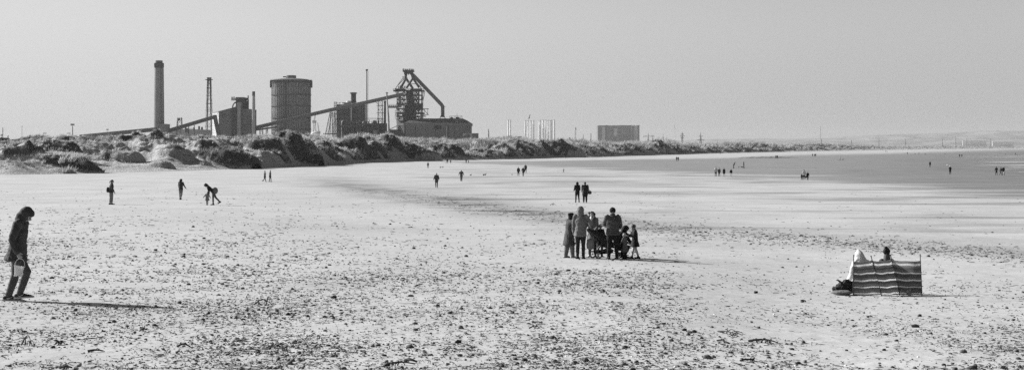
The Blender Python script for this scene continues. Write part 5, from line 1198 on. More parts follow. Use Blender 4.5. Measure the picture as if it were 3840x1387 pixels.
def dog(label, px, py, L_, face, v, group='dogs on the beach', sit=False, patch=None):
    loc = gat(px, py); R = math.radians; rt = root('dog', loc, label, 'dog', group, -R(face)); s = L_   # body length
    b = Blob(); h = .62*s; Z = Vector((0,0,1)); X = Vector((1,0,0))
    if sit: chest = Vector((0,.20*s,h*1.05)); hip = Vector((0,-.25*s,h*.35))
    else: chest = Vector((0,.30*s,h)); hip = Vector((0,-.34*s,h*.98))
    mid = chest.lerp(hip,.55)+Z*(.02*s)
    b.loft([chest+Vector((0,.06*s,0)), chest, mid, hip], [(.12*s,.14*s),(.14*s,.19*s),(.11*s,.13*s),(.12*s,.14*s)], X, 12)
    nk = chest+Vector((0,.16*s,.20*s)); b.loft([chest+Vector((0,.02*s,.06*s)), nk], [.11*s,.08*s], X, 10)
    hd = nk+Vector((0,.07*s,.06*s)); b.ell(hd, (.085*s,.11*s,.09*s)); b.loft([hd+Vector((0,.06*s,-.02*s)), hd+Vector((0,.2*s,-.045*s))], [.055*s,.038*s], X, 8)
    for sg in (-1,1):
        b.ell(hd+Vector((sg*.075*s,-.03*s,.05*s)), (.025*s,.04*s,.07*s), None, 8)
        f0 = chest+Vector((sg*.09*s,-.01*s,-.06*s)); fk = Vector((f0.x,f0.y+.02*s*sg,h*.42)); b.loft([f0, fk, Vector((f0.x,fk.y+.03*s*sg,.03*s)), Vector((f0.x,fk.y+.07*s,.02*s))], [.055*s,.035*s,.028*s,.025*s], X, 8)
        h0 = hip+Vector((sg*.09*s,0,-.02*s)); kn = h0+Vector((0,.14*s,-h*.42)) if not sit else h0+Vector((0,.3*s,-.0*s)); hk = Vector((h0.x,h0.y-.09*s,h*.30)) if not sit else Vector((h0.x,h0.y-.02*s,h*.1))
        b.loft([h0, kn, hk, Vector((h0.x,hk.y+.04*s,.03*s)), Vector((h0.x,hk.y+.11*s,.02*s))], [.09*s,.055*s,.034*s,.028*s,.026*s], X, 8)
    b.loft([hip+Vector((0,-.1*s,.06*s)), hip+Vector((0,-.24*s,.16*s)), hip+Vector((0,-.30*s,.32*s))], [.032*s,.028*s,.02*s], X, 8)
    blob_obj('body', b, cloth(v,'dog'), rt, max(.016, loc.y*.00016), None, 1)
    if patch is not None:
        k = Blob(); k.ell(chest+Vector((0,-.05*s,.09*s)), (.12*s,.2*s,.12*s)); blob_obj('coat_patch', k, cloth(patch,'dogp'), rt, .02, None, 1)
    return rt

walkR = dict(hipL=22,kneeL=6,hipR=-16,kneeR=22,shL=-12,shR=16,elL=12,elR=22,lean=4)
walkL = dict(hipR=22,kneeR=6,hipL=-16,kneeL=22,shR=-12,shL=16,elL=22,elR=12,lean=4)
slow = dict(hipL=11,kneeL=4,hipR=-9,kneeR=14,shL=-6,shR=8)
def mix(a, **k): q = dict(a); q.update(k); return q

# ---- the near man with the bucket
N1 = person('hooded man walking head down at the left edge of the sand, carrying a white bucket', 62, 1128, 1.86, 90, 'people in the foreground',
    dict(lean=9, head=34, hipL=-7, kneeL=12, hipR=33, kneeR=52, shL=2, elL=14, shR=-7, elR=44, abR=15, inR=2, abL=6, curl=85, pitchR=-4), 
    dict(top=.055, len='low', flare=1.22, bulk=1.12, sleeve=1.22, hood='up', trousers=.075, shoes=.035, sole=.38, swoosh=1, loose=.12))
def bucket(c, yaw, s=1.0):
    g = root('bucket', c, 'small white castle-shaped plastic bucket hanging from the hooded man\'s hand', 'bucket'); m = MB()
    n = 24; rt_, rb_, H_ = .078*s, .056*s, .165*s
    def rr(t, r): return r*(1+.07*(1 if math.cos(4*t) > 0 else -1))
    ro = [Vector((math.cos(2*math.pi*k/n)*rr(2*math.pi*k/n,r), math.sin(2*math.pi*k/n)*rr(2*math.pi*k/n,r), z)) for r, z in ((rb_*.9,-H_),(rb_,-H_+.01),(rt_,-.012),(rt_*1.1,-.012),(rt_*1.1,0),(rt_*.97,0),(rb_*.92,-H_+.015)) for k in range(n)]
    fs = [(i*n+k, i*n+(k+1)%n, (i+1)*n+(k+1)%n, (i+1)*n+k) for i in range(6) for k in range(n)]+[tuple(reversed(range(n))), tuple(range(6*n,7*n))]
    m.add(ro, fs); m.build('pail', mat(.75,.4,.05,5,transl=.25,key='pail'), g, True)
    m = MB(); m.tube([(math.cos(a)*rt_*1.08, 0, math.sin(a)*.125*s) for a in np.linspace(0, math.pi, 13)], .0045*s, 6); m.build('handle', mat(.75,.4,.05,5,key='bh'), g, True)
    m = MB()
    for k in range(4):
        a = math.pi/2*k+.4; p = Vector((math.cos(a)*rb_, math.sin(a)*rb_, -H_-.012)); m.box(p-Vector((.016,.016,.012)), p+Vector((.016,.016,.014)))
    m.build('turret', mat(.75,.4,.05,5,key='pail2'), g)
    g.rotation_euler = (0,.16,yaw); return g
hp = N1['hands'][1]; bucket(hp-Vector((.01,0,.148)), .35, 1.12)

# ---- the family round the pushchair
G = 'family gathered round the pushchair'
def gp(px, dd, py=None): x = (px-CX)/F*dd; return Vector((x, dd, gz(x, dd)))
DG = gat(2240, 968).y
person('woman in dark headscarf, long coat and baggy trousers, left end of the family', 2140, 967, 1.56, 62, G,
    dict(lean=6, head=14, hipL=-4,kneeL=4,hipR=7,kneeR=4,spread=4, shR=10,elR=35,shL=2,elL=40,abL=6), dict(top=.06, len='knee', flare=1.2, bulk=1.18, trousers=.13, loose=.5, shoes=.5, head='headscarf', hair=.02, fat=1.05), base=gp(2135, DG+.3))
person('tall person, back turned, light grey jacket with hood up, beside the pushchair', 2176, 970, 1.77, 8, G,
    dict(lean=3, head=4, shR=32, abR=24, elR=28, shL=3, abL=9, elL=12, hipL=1,hipR=-2,spread=1), dict(top=.145, len='low', bulk=1.08, sleeve=1.0, hood='up', trousers=.022, shoes=.022, fat=1.05), base=gp(2177, DG-.35))
person('woman with long curly dark hair and a pale scarf facing us from behind the pushchair', 2222, 965, 1.60, 205, G,
    dict(lean=3, head=4, turn=-22, shR=18, elR=60, shL=18, elL=50, spread=2), dict(top=.16, len='thigh', flare=1.05, trousers=.03, shoes=.5, head='curly', hair=.02, scarf=.6, scarftail=1, bulk=1.05), base=gp(2222, DG+1.0))
person('small child with short hair standing behind the pushchair beside the curly-haired woman', 2252, 960, 1.14, 170, G,
    dict(lean=4, head=12, shR=20, elR=60, shL=20, elL=55), dict(top=.02, len='low', trousers=.10, shoes=.03, head='hair', hair=.04), base=gp(2250, DG+1.1))
person('man in a dark knitted cap and quilted puffer jacket with his back turned', 2298, 972, 1.75, 355, G,
    dict(lean=2, head=12, shL=20, abL=14, elL=75, shR=10, abR=14, elR=62, spread=4, hipL=3, hipR=-3), dict(top=.07, len='hip', quilt=.066, bulk=.98, trousers=.014, shoes=.03, sole=.3, head='beanie', hair=.014, fat=1.08, loose=.12), base=gp(2298, DG-.5))
person('person in black hood crouching between the puffer jacket man and the toddler', 2330, 968, 1.60, 60, G,
    dict(lean=22, head=18, hipL=98,kneeL=132,hipR=88,kneeR=126,shL=50,elL=35,shR=45,elR=30), dict(top=.014, len='low', hood='up', trousers=.014, shoes=.02), base=gp(2321, DG+.6))
person('fair-haired toddler in a plain grey pinafore standing right of the puffer jacket man', 2345, 968, .86, 320, G,
    dict(lean=3, head=18, shR=25, elR=60, shL=20, elL=50), dict(top=.11, len='knee', flare=1.25, bulk=1.1, trousers=.03, shoes=.02, head='hair', hair=.33, sleeve=1.05), base=gp(2344, DG-.35))
person('child in an eared knitted hat, open dark coat, pale leggings and boots', 2378, 968, 1.18, 262, G,
    dict(lean=2, head=20, hipL=16,kneeL=6,hipR=-10,kneeR=10,shR=38,elR=70,shL=25,elL=75,abR=22,abL=18), dict(top=.02, len='thigh', flare=1.35, bulk=1.2, sleeve=1.2, trousers=.50, crop=.72, shoes=.018, boot=3.6, head='ears', hair=.07), base=gp(2381, DG+.1))

def pushchair():
    c = gp(2262, DG); g = root('pushchair', c, 'dark three-wheeled pushchair with a slanting hood standing among the family', 'pushchair', None, 0)
    fr = mat(.10,.45,.1,6,metal=.3,key='pf'); tyre = mat(.012,.8,.2,6,key='ty'); rim = mat(.35,.5,.1,6,key='rim')
    for x, y, r in ((-.36,.26,.125),(-.18,-.28,.125),(.56,0,.10)):
        w = Vector((x,y,r)); m = MB(); m.tube([w+Vector((math.cos(a)*(r-.018),0,math.sin(a)*(r-.018))) for a in np.linspace(0,2*math.pi,25)], .020, 8, False); wo = m.build('wheel', tyre, g, True)
        m = MB(); m.tube([w+Vector((math.cos(a)*(r-.038),0,math.sin(a)*(r-.038))) for a in np.linspace(0,2*math.pi,25)], .008, 6, False)
        for k in range(5): a = k*2*math.pi/5+.3; m.beam(w, w+Vector((math.cos(a)*(r-.038),0,math.sin(a)*(r-.038))), .018, .012)
        m.tube([w+Vector((0,-.02,0)), w+Vector((0,.02,0))], .026, 10); m.build('rim', rim, wo)
    m = MB()
    for y in (-.24,.22):
        m.tube([(-.30,y,.15),(.30,y*.5,.42)], .014, 8); m.tube([(.56,y*.15,.12),(.20,y*.6,.40),(-.42,y,.92),(-.58,y,1.02)], .014, 8); m.tube([(-.27,y,.14),(-.05,y,.55)], .013, 8)
    m.tube([(-.27,-.26,.13),(-.27,.24,.13)], .013, 8); m.tube([(-.58,-.24,1.02),(-.58,.22,1.02)], .017, 8); m.tube([(.56,-.05,.10),(.56,.05,.10)], .012, 8)
    m.beam((-.14,-.24,.31),(.46,-.20,.18),.03,.02); m.build('frame', fr, g, True)
    b = Blob(); b.loft([(-.12,0,.52),(.10,0,.46),(.34,0,.50)], [(.19,.09),(.20,.10),(.17,.07)], Vector((0,1,0)), 14); b.loft([(-.14,0,.52),(-.34,0,.86)], [(.19,.05),(.17,.045)], Vector((0,1,0)), 14)
    blob_obj('seat', b, cloth(.03,'seat'), g, .014, folds(.006,10,2), 2)
    b = Blob(); b.loft([(-.52,0,.98),(-.30,0,.84),(-.02,0,.68),(.24,0,.50),(.34,0,.40)], [(.20,.06),(.22,.14),(.23,.18),(.21,.14),(.16,.05)], Vector((0,1,0)), 16)
    blob_obj('hood', b, cloth(.035,'phood'), g, .014, folds(.010,9,4), 2)
    b = Blob(); b.loft([(-.20,0,.22),(.28,0,.24)], [(.19,.08),(.17,.07)], Vector((0,1,0)), 14); blob_obj('basket', b, cloth(.015,'bsk'), g, .014, folds(.008,12,8), 1)
    b = Blob(); b.loft([(.02,-.02,.62),(.14,0,.64)], [.09,.085], Vector((0,1,0)), 12)
pushchair()
cb = gp(2214, DG-.38)
bag('changing_bag', 'round two-tone grey bag hanging from the pushchair handle', 'bag', cb+Vector((0,0,.52)), (.27,.16,.32), .16, 0, [cb+Vector((-.12,0,.60)), cb+Vector((-.10,.05,.80)), cb+Vector((.0,.1,.92)), cb+Vector((.10,.05,.78)), cb+Vector((.12,0,.60))])
# ---- the pair walking away behind the family
G = 'couple walking away in the middle of the beach'
person('slim person in black hooded coat and tight trousers, beside the stout one with a bag', 2165, 760, 1.74, 352, G, mix(slow, shL=6,elL=60,shR=6,elR=60), dict(top=.015, len='low', hood='up', trousers=.015, shoes=.015, bulk=1.1))
q = person('stout person in a dark coat with a bag at the hip, right of a pair', 2194, 761, 1.76, 4, G, mix(walkL, shR=6, elR=20, hipR=8, hipL=-6, kneeL=10), dict(top=.022, len='thigh', trousers=.015, shoes=.25, head='hair', hair=.05, fat=1.25, loose=.3))
bag('handbag', 'dark handbag hanging at the hip of the stout person in the middle', 'bag', q['loc']+Vector((.42,0,.96)), (.36,.15,.26), .05, 0, [q['loc']+Vector((.30,0,1.05)), q['loc']+Vector((.22,0,1.42)), q['loc']+Vector((.52,0,1.03))])

# ---- left beach
G = 'people on the left side of the beach'
q = person('ponytailed person with a small backpack, farthest left of the distant walkers', 417, 767, 1.72, 84, G, dict(lean=4, head=12, hipL=4,kneeL=4,hipR=-2,kneeR=6,shR=14,elR=22,shL=8,elL=20), dict(top=.045, len='hip', bulk=1.15, trousers=.17, loose=.35, crop=.72, shoes=.02, head='pony', hair=.035))
bag('backpack', 'small boxy dark backpack worn by the ponytailed person on the left', 'backpack', q['M'] @ Vector((0,-.23,1.12)), (.26,.17,.34), .03, 0)
q = person('person seen from behind on the left sand with a pale bundle on one shoulder', 678, 749, 1.66, 12, G, mix(walkR, hipL=9, hipR=-8, kneeR=20, shL=45, elL=95, shR=-5, elR=55, abR=22), dict(top=.05, len='hip', bulk=1.1, trousers=.13, crop=.7, shoes=.025, head='curly', hair=.03, skin=False))
b = Blob(); b.ell((0,0,0), (.11,.12,.10)); b.ell((.03,0,-.14), (.10,.10,.14)); g = root('bundle', q['M'] @ Vector((-.27,.12,1.30)), 'pale bundle held on the shoulder of the walker on the left sand', 'bundle'); blob_obj('wrap', b, cloth(.55,'wrap'), g, .03, None, 1)
person('toddler in a light hat and puffy coat held by the hand', 777, 769, .93, 190, G, dict(abL=34, abR=40, shL=5, shR=5, hipL=10,hipR=-8), dict(top=.16, len='thigh', flare=1.35, bulk=1.3, sleeve=1.25, trousers=.07, shoes=.03, head='beanie', hair=.55))
q = person('hooded adult with a round bag bending over the toddler', 800, 769, 1.75, 270, G, dict(lean=46, head=10, hipR=6,kneeR=8,hipL=-28,kneeL=16,shR=42,elR=6,shL=30,elL=30,pitchL=30), dict(top=.03, len='hip', hood='up', trousers=.08, shoes=.02))
b = Blob(); b.ell((0,0,0), (.24,.2,.27)); g = root('round_bag', q['M'] @ Vector((.02,-.12,1.10)), 'round striped bag slung on the back of the bending adult', 'bag'); blob_obj('bag_body', b, mat(.13,.8,.5,14,key='rb'), g, .03, None, 1)
G = 'couple strolling below the left dunes'
person('walker in a long dark coat and dark hat, left of the strolling couple', 993, 682, 1.62, 82, G, mix(slow, kneeR=34, hipL=13), dict(top=.055, len='thigh', bulk=1.2, trousers=.02, shoes=.02, head='beanie', hair=.03))
person('walker in a long coat and white hat, right of the strolling couple', 1013, 682, 1.74, 78, G, mix(slow, hipL=-8, hipR=16), dict(top=.065, len='thigh', bulk=1.15, trousers=.02, shoes=.02, head='beanie', hair=.6))

# ---- middle distance
G = 'walkers in the middle distance'
def P_(label, x, y, h, f, pose=None, **w): return person(label, x, y, h, f, G, pose, w)
P_('long-haired person in a paler top standing far off near the dunes', 1605, 632, 1.62, 200, slow, top=.12, trousers=.03, head='long', hair=.03)
P_('adult walking with a child and small dog near the dune foot', 1677, 614, 1.80, 170, walkR, top=.03, trousers=.03)
P_('child right of the adult with the small dog, near the dune foot', 1690, 614, 1.28, 190, slow, top=.03, trousers=.03)
P_('adult holding the hand of a small child near the dune foot', 1748, 613, 1.72, 180, mix(slow, abR=24, abL=24), top=.05, trousers=.03, fat=1.1)
P_('small child hand in hand with an adult near the dune foot', 1757, 613, 1.05, 180, mix(slow, abR=34), top=.05, trousers=.03)
P_('broad man in a mid-grey jacket walking towards us with hands in his pockets', 1637, 704, 1.84, 185, mix(slow, shL=6, shR=6, elL=45, elR=45, abL=16, abR=16), top=.075, len='low', bulk=1.22, sleeve=1.2, trousers=.035, shoes=.02, hair=.12)
P_('man in grey overalls with his head bowed and arms held out', 1730, 680, 1.78, 178, dict(lean=14, head=46, abL=22, abR=24, elL=10, elR=14, hipL=8, hipR=-4, spread=-1), top=.075, len='hip', trousers=.095, loose=.25, shoes=.04, bulk=1.15, hair=.06, fat=1.1)
P_('dark-clad walker with a pale belt bag, left of a trio', 1944, 661, 1.72, 180, mix(slow, abL=14), top=.03, trousers=.02)
P_('walker carrying something, middle of the trio on the damp sand', 1962, 661, 1.70, 195, mix(slow, abR=20), top=.03, trousers=.025, bulk=1.15)
P_('walker a few steps behind the other two of the trio', 1971, 649, 1.82, 170, slow, top=.06, trousers=.04, len='low')
P_('small child running alone across the flat sand', 2113, 650, 1.05, 90, mix(walkR, shR=40, elR=50, lean=8), top=.05, trousers=.06, head='hair', hair=.25)
P_('distant walker in a dark coat at the dune foot, left of two', 2103.5, 594, 1.75, 0, slow, top=.03, len='thigh', bulk=1.3, trousers=.03)
P_('distant walker at the dune foot, right of two', 2121, 594, 1.75, 0, slow, top=.03, trousers=.03, bulk=1.1)
P_('tiny figure on the left of a close pair beyond the flats', 2537.5, 605, 1.75, 0, slow, top=.03, trousers=.03)
P_('tiny figure on the right of a close pair beyond the flats', 2543.5, 605, 1.68, 0, slow, top=.03, trousers=.03)
P_('person in a white jacket and dark trousers, leftmost of a row of four', 2684, 662.5, 1.80, 190, mix(slow, abL=16), top=.5, trousers=.03, len='hip', bulk=1.1)
P_('person in an open dark jacket over a pale shirt, second of four', 2697, 663, 1.62, 180, slow, top=.05, trousers=.03, scarf=.6, scarftail=1, bulk=1.2)
P_('person in a long dark coat with pale legs, third of a row of four', 2715, 663, 1.60, 175, slow, top=.02, len='thigh', bulk=1.4, trousers=.35, shoes=.03)
P_('bare-legged person in a dark top, striding apart at the right of four', 2741.5, 663, 1.48, 200, mix(walkR, spread=7), top=.02, len='hip', trousers=.4, shoes=.03, bulk=1.2)
P_('person stooping forward near two small dogs', 2751, 632, 1.75, 82, dict(lean=28, head=24, hipL=10, hipR=-8, shL=20, shR=20), top=.02, trousers=.025)
P_('upright dark figure beside two small dogs', 2789, 632, 1.75, 270, slow, top=.018, len='low', trousers=.02)
P_('tiny figure left of a pair beside the dark weed bank', 2910, 596, 1.70, 0, slow, top=.02, trousers=.02, bulk=1.2)
P_('tiny figure right of a pair beside the dark weed bank', 2915.5, 596, 1.66, 0, slow, top=.02, trousers=.02, bulk=1.2)
P_('leftmost tiny figure of three standing beyond the weed bank', 3047.5, 588, 1.7, 0, slow, top=.03, trousers=.03)
P_('middle tiny figure of three standing beyond the weed bank', 3055, 588, 1.55, 0, slow, top=.03, trousers=.03)
P_('rightmost tiny figure of three standing beyond the weed bank', 3059, 588, 1.75, 0, slow, top=.03, trousers=.03)
q = P_('adult in a white jacket walking between two children', 3015, 677, 1.72, 355, mix(slow, abR=12), top=.55, trousers=.02, len='hip', shoes=.5, bulk=1.1, fat=1.05)
bag('handbag', 'small dark bag carried low by the white-jacketed adult', 'bag', q['loc']+Vector((.34,0,.62)), (.30,.16,.28), .03, 0, [q['loc']+Vector((.26,0,.72)), q['loc']+Vector((.28,0,.95)), q['loc']+Vector((.42,0,.72))])
P_('small child in dark clothes left of the white-jacketed adult', 3006.5, 677, 1.08, 0, slow, top=.02, trousers=.03, bulk=1.2, head='beanie', hair=.02)
P_('older child in black right of the white-jacketed adult', 3029, 677, 1.40, 20, walkR, top=.015, trousers=.015, shoes=.5, len='low')
P_('tiny pale-topped figure walking a dog on the far flats', 3150.5, 602, 1.7, 90, slow, top=.3, trousers=.03)
P_('tiny standing figure, left of two by the far strip of dry sand', 3322, 571.5, 1.75, 0, slow, top=.04, trousers=.04)
P_('tiny seated-looking figure, right of two by the far strip of dry sand', 3327, 571.8, 1.4, 0, slow, top=.04, trousers=.04)
P_('tiny upright figure alone on the far flats left of a resting dog', 3402.5, 580, 1.7, 0, slow, top=.05, trousers=.05)
P_('tiny upright figure between two low dark shapes on the far flats', 3446, 579.5, 1.75, 90, slow, top=.05, trousers=.05)
P_('left one of two dark figures side by side near the shallow water', 3598.5, 590.5, 1.75, 0, slow, top=.03, trousers=.03)
P_('right one of two dark figures side by side near the shallow water', 3607, 590.5, 1.72, 0, slow, top=.03, trousers=.03)
P_('lone figure in a hooded grey jacket on the damp sand', 3487.5, 628, 1.62, 190, slow, top=.07, trousers=.035, hood='up', bulk=1.2)
P_('stout white-haired person in a black coat on the damp sand', 3563, 655, 1.70, 185, mix(slow, hipL=2, hipR=-1, kneeR=3, shL=10, elL=70, shR=10, elR=70), top=.012, len='thigh', bulk=1.25, trousers=.015, head='hair', hair=.6)
P_('person in a short grey jacket standing with arms apart near the shallows', 3736.5, 658, 1.68, 0, mix(slow, abL=22, abR=22), top=.05, trousers=.02, bulk=1.1)
P_('striding person with a white bag near the shallows', 3753, 658, 1.66, 60, mix(walkR, hipL=30, hipR=-28), top=.03, trousers=.02)
q = P_('person in a dark jacket holding a white carrier, rightmost near the shallows', 3763, 658, 1.72, 350, mix(slow, abR=18, elR=40), top=.025, trousers=.03, bulk=1.2, hair=.5)
for dx, dz, lb, w in ((-.58,.78,'white bag swinging from the striding person near the shallows',.24),(.10,.60,'white carrier held in front of the rightmost person near the shallows',.34)):
    bag('carrier_bag', lb, 'bag', q['loc']+Vector((dx,-.3,dz)), (w,.2,w*1.4), .65)
P_('tiny figure with a dog at the far right edge of the flats', 3808, 583, 1.7, 0, slow, top=.05, trousers=.05)
P_('tiny faint child on the far flats left of the right-edge dog walker', 3771, 582, 1.0, 0, slow, top=.06, trousers=.06)
P_('tiny figure sitting on the far sand strip above the stooping person', 2702, 580, 1.1, 0, slow, top=.06, trousers=.2)
# dogs
dog('tiny dog standing left of another below the dune foot', 1652, 633, .7, 30, .03); dog('second tiny dog of two below the dune foot', 1661, 633, .75, -20, .03)
dog('little dog beside the adult and child near the dune foot', 1671, 614.5, .6, 180, .04); dog('dark dog trotting near the man in grey overalls', 1765, 662.5, .6, 150, .04)
dog('black dog seen side on, standing on the damp sand', 1816, 663, .68, 80, .012); dog('white dog with a dark patch in front of the trio', 1919.5, 662, .7, 185, .6, patch=.03)
dog('small dog nearer the stooping person', 2770.5, 632, .65, 200, .02); dog('black shaggy dog at the feet of the upright dark figure', 2782.5, 632, .7, 270, .012)
dog('tiny dog following the pale-topped figure on the far flats', 3161, 603, .9, 90, .03); dog('low dog on the far flats, left of two low shapes', 3431.6, 580, 1.0, 90, .05)
dog('sitting dog on the far flats, right of the upright figure', 3470, 580.5, 1.1, 270, .03, sit=True); dog('dark dog lying far out on the flats, alone', 3544, 580.5, 1.1, 90, .03)
dog('white dog behind the white-haired person in black', 3552, 624, .8, 0, .6, patch=.05); dog('dark dog by the figure at the far right edge', 3814, 584, 1.1, 90, .03)
dog('small dark dog on the high sandy dune left of the big chimney', 520, 521, .8, 90, .02) if False else None

# ---- windbreak and the two sitting behind it
wp = [(3199,1108),(3301,1111),(3379,1111),(3457,1105)]; tops = [(3203,959),(3272,963),(3357,962),(3452,956)]
DW = gat(3330, 1108).y; pxm = DW/F
wb = root('windbreak', Vector(((3328-CX)*pxm, DW, gz((3328-CX)*pxm, DW))), 'striped beach windbreak of three panels stretched between four poles', 'windbreak'); o = wb.location
B_ = []; T_ = []
for i_, ((bx_, by_), (tx_, ty_)) in enumerate(zip(wp, tops)):
    dd_ = DW+(.0,.0,.0,-.02)[i_]+(0,-.16,.14,0)[i_]; b0 = Vector(((bx_-CX)*pxm, dd_, 0)); b0.z = gz(b0.x, dd_); t0 = Vector(((tx_-CX)*pxm, dd_+(.05,.32,.36,.06)[i_], o.z+(1109-ty_)*pxm)); B_.append(b0-o); T_.append(t0-o)
    m = MB(); m.tube([b0-o-(t0-b0)*.04, t0-o], .011, 10); p_ = m.build('pole', mat(.04 if i_ else .05,.6,.3,8,key='pole'), wb, True)
    m = MB(); m.sphere(t0-o, .019, 10); m.build('cap', darkm, p_, True)
ctop = [326,322,318,312]; ctopf = [.85,.89,.885,.85]
NU, NV = 20, 26
for s_ in range(3):
    V = []; UVs = []
    for side_ in (0,1):
        for i in range(NU+1):
            a = i/NU; sag = math.sin(math.pi*a)
            for j in range(NV+1):
                f = j/NV; h0 = .012+f*.85; fl = ctopf[s_]*(1-a)+ctopf[s_+1]*a; f2 = .015+f*(fl-.015)
                p = (B_[s_].lerp(T_[s_], f2)).lerp(B_[s_+1].lerp(T_[s_+1], f2), a)
                p = p+Vector((0, -.07*sag*(.35+.65*math.sin(math.pi*min(1,f*.9)))+.012*math.sin(a*9+f*5), -.018*sag*f+.006*math.sin(a*11+2*f)))
                p = p+Vector((0,.003*side_, (-.008,-.008,-.004)[s_]+(.026,.018,.004)[s_]*a)); V.append(p); UVs.append((a,f))
    n1_ = (NU+1)*(NV+1); Fq = []
    for side_ in (0,1):
        for i in range(NU):
            for j in range(NV):
                a0 = side_*n1_+i*(NV+1)+j; q = (a0, a0+NV+1, a0+NV+2, a0+1); Fq.append(q if side_ == 0 else tuple(reversed(q)))
    m = MB(); m.v = [tuple(v) for v in V]; m.f = Fq; me = m.mesh('panel', True); fattr(me, 'v', [u[1] for u in UVs])
    link('panel', me, None, wb)
    if s_ == 0:
        wm = bpy.data.materials.new('striped_cloth'); wm.use_nodes = True; nt = wm.node_tree; bb = nt.nodes['Principled BSDF']; bb.inputs['Roughness'].default_value = .8; bb.inputs['Specular IOR Level'].default_value = .15
        at_ = node(nt, 'ShaderNodeAttribute', attribute_name='v'); cr = nt.nodes.new('ShaderNodeValToRGB'); cr.color_ramp.interpolation = 'CONSTANT'
        # from the bottom hem up: (start, albedo)
        st_ = [(0,.2),(.02,.85),(.065,.30),(.14,.23),(.215,.85),(.25,.30),(.33,.19),(.41,.85),(.455,.27),(.52,.18),(.62,.85),(.66,.27),(.74,.20),(.80,.32),(.86,.88),(.92,.32)]
        while len(cr.color_ramp.elements) < len(st_): cr.color_ramp.elements.new(.5)
        for e, (p, c_) in zip(cr.color_ramp.elements, st_): e.position = p
        for e, (p, c_) in zip(cr.color_ramp.elements, st_): e.color = (c_,c_,c_,1)
        nt.links.new(at_.outputs['Fac'], cr.inputs[0]); ps_ = node(nt, 'ShaderNodeNewGeometry').outputs['Position']
        cc = math_(nt, 'MULTIPLY', cr.outputs[0], ramp_(nt, noise_(nt, ps_, 14, 4, .6, (.25,.25,6)), .3, .7, .8, 1.2)); nt.links.new(cc, bb.inputs['Base Color'])
        tr_ = node(nt, 'ShaderNodeBsdfTranslucent'); nt.links.new(cc, tr_.inputs['Color']); mx_ = node(nt, 'ShaderNodeMixShader'); mx_.inputs[0].default_value = .55
        nt.links.new(bb.outputs[0], mx_.inputs[1]); nt.links.new(tr_.outputs[0], mx_.inputs[2]); nt.links.new(mx_.outputs[0], nt.nodes['Material Output'].inputs['Surface'])
    me.materials.append(wm)
def seated(label, px, topy, dd, wear, pose):
    """sitting on a low mat: legs stretched ahead"""
    x = (px-CX)/F*dd; zg = gz(x, dd); H = 1.62
    return x, zg, H
def sitter(label, px, top, dy, face, wear, pose):
    dd = DW+dy; x = (px-CX)/F*dd; zg = gz(x, dd); ztop = ZC-(top-HY)/F*dd
    P = dict(lean=8, head=6, hipL=86, kneeL=60, hipR=82, kneeR=70, shL=20, elL=40, shR=20, elR=40, spread=6); P.update(pose)
    H = wear.pop('H', 1.68); sit_h = .40*H+.135*H*1.0
    # pelvis height above the root after the legs are folded
    q = person(label, px, 1100, H, face, 'people sitting behind the windbreak', P, wear, base=Vector((x, dd, zg)))
    cur = (q['pel'].z+q['up'].z*(.335+P.get('neckup',0)+.135)*H); q['root'].location.z = ztop-cur-.0; return q
def low_seat(px, dy, h, label):
    dd = DW+dy; x = (px-CX)/F*dd; z = gz(x, dd); g = root('folding_chair', Vector((x,dd,z)), label, 'chair'); m = MB()
    m.box((-.25,-.22,h-.03),(.25,.24,h)); m.build('seat', cloth(.05,'chs'), g); m = MB(); m.box((-.25,-.26,h),(.25,-.235,h+.34)); m.build('backrest', cloth(.05,'chs'), g)
    for sx_, sy_ in ((-1,-1),(1,-1),(1,1),(-1,1)): m = MB(); m.tube([(sx_*.24,sy_*.22,0),(sx_*.24,sy_*.22,h)], .012, 8); m.build('leg', steel_m, g)
s1 = sitter('person wrapped in a pale hooded towel sitting behind the left panel of the windbreak', 3235, 948, 1.05, -14, dict(top=.55, len='low', hood='up', trousers=.08, shoes=.05, bulk=1.3, sleeve=1.3, flare=1.2, peak=1, H=1.66), dict(lean=10, head=24))
s2 = sitter('dark-haired person with a bun and scarf sitting behind the middle panel of the windbreak', 3326, 931, .85, 12, dict(top=.05, len='hip', trousers=.05, shoes=.05, head='bun', hair=.018, scarf=.09, H=1.6, fat=.7), dict(lean=4, head=2, turn=25, neckup=.035, abL=2, abR=2))
for s_, px_ in ((s1,3235),(s2,3326)):
    hgt = s_['root'].location.z+s_['pel'].z-gz(s_['root'].location.x, s_['root'].location.y)-.10
    low_seat(px_, s_['root'].location.y-DW, max(.08, hgt), 'low beach chair under the towel-wrapped person behind the windbreak' if px_ == 3235 else 'low beach chair under the dark-haired person behind the windbreak')
# bag, cushion and scrap by the windbreak
x0 = (3172-CX)*pxm; g = root('coat_heap', Vector((x0, DW+.35, gz(x0,DW+.35)+.13)), 'crumpled dark coat piled on a cushion at the left end of the windbreak', 'coat'); b = Blob()
for c_, r_ in (((0,0,.05),(.20,.16,.13)),((-.12,0,0),(.14,.12,.08)),((.08,0,.14),(.13,.12,.12)),((.18,.02,.05),(.12,.12,.16))): b.ell(c_, r_)
blob_obj('cloth_fold', b, cloth(.03,'heap'), g, .014, folds(.045, 8, 6), 1)
m = MB(); m.prism([(-.16,.24),(-.13,.26),(.03,.16),(.05,.06),(-.02,.10)], -.02, .02); m.build('stiff_flap', cloth(.07,'flap'), g)
x0 = (3158-CX)*pxm; g = root('cushion', Vector((x0, DW+.05, gz(x0,DW)+.065)), 'flat grey cushion lying on the sand left of the windbreak', 'cushion'); b = Blob(); b.ell((0,0,0), (.27,.22,.062), None, 20); blob_obj('cover', b, cloth(.16,'cush'), g, .012, folds(.008,9,1), 1)
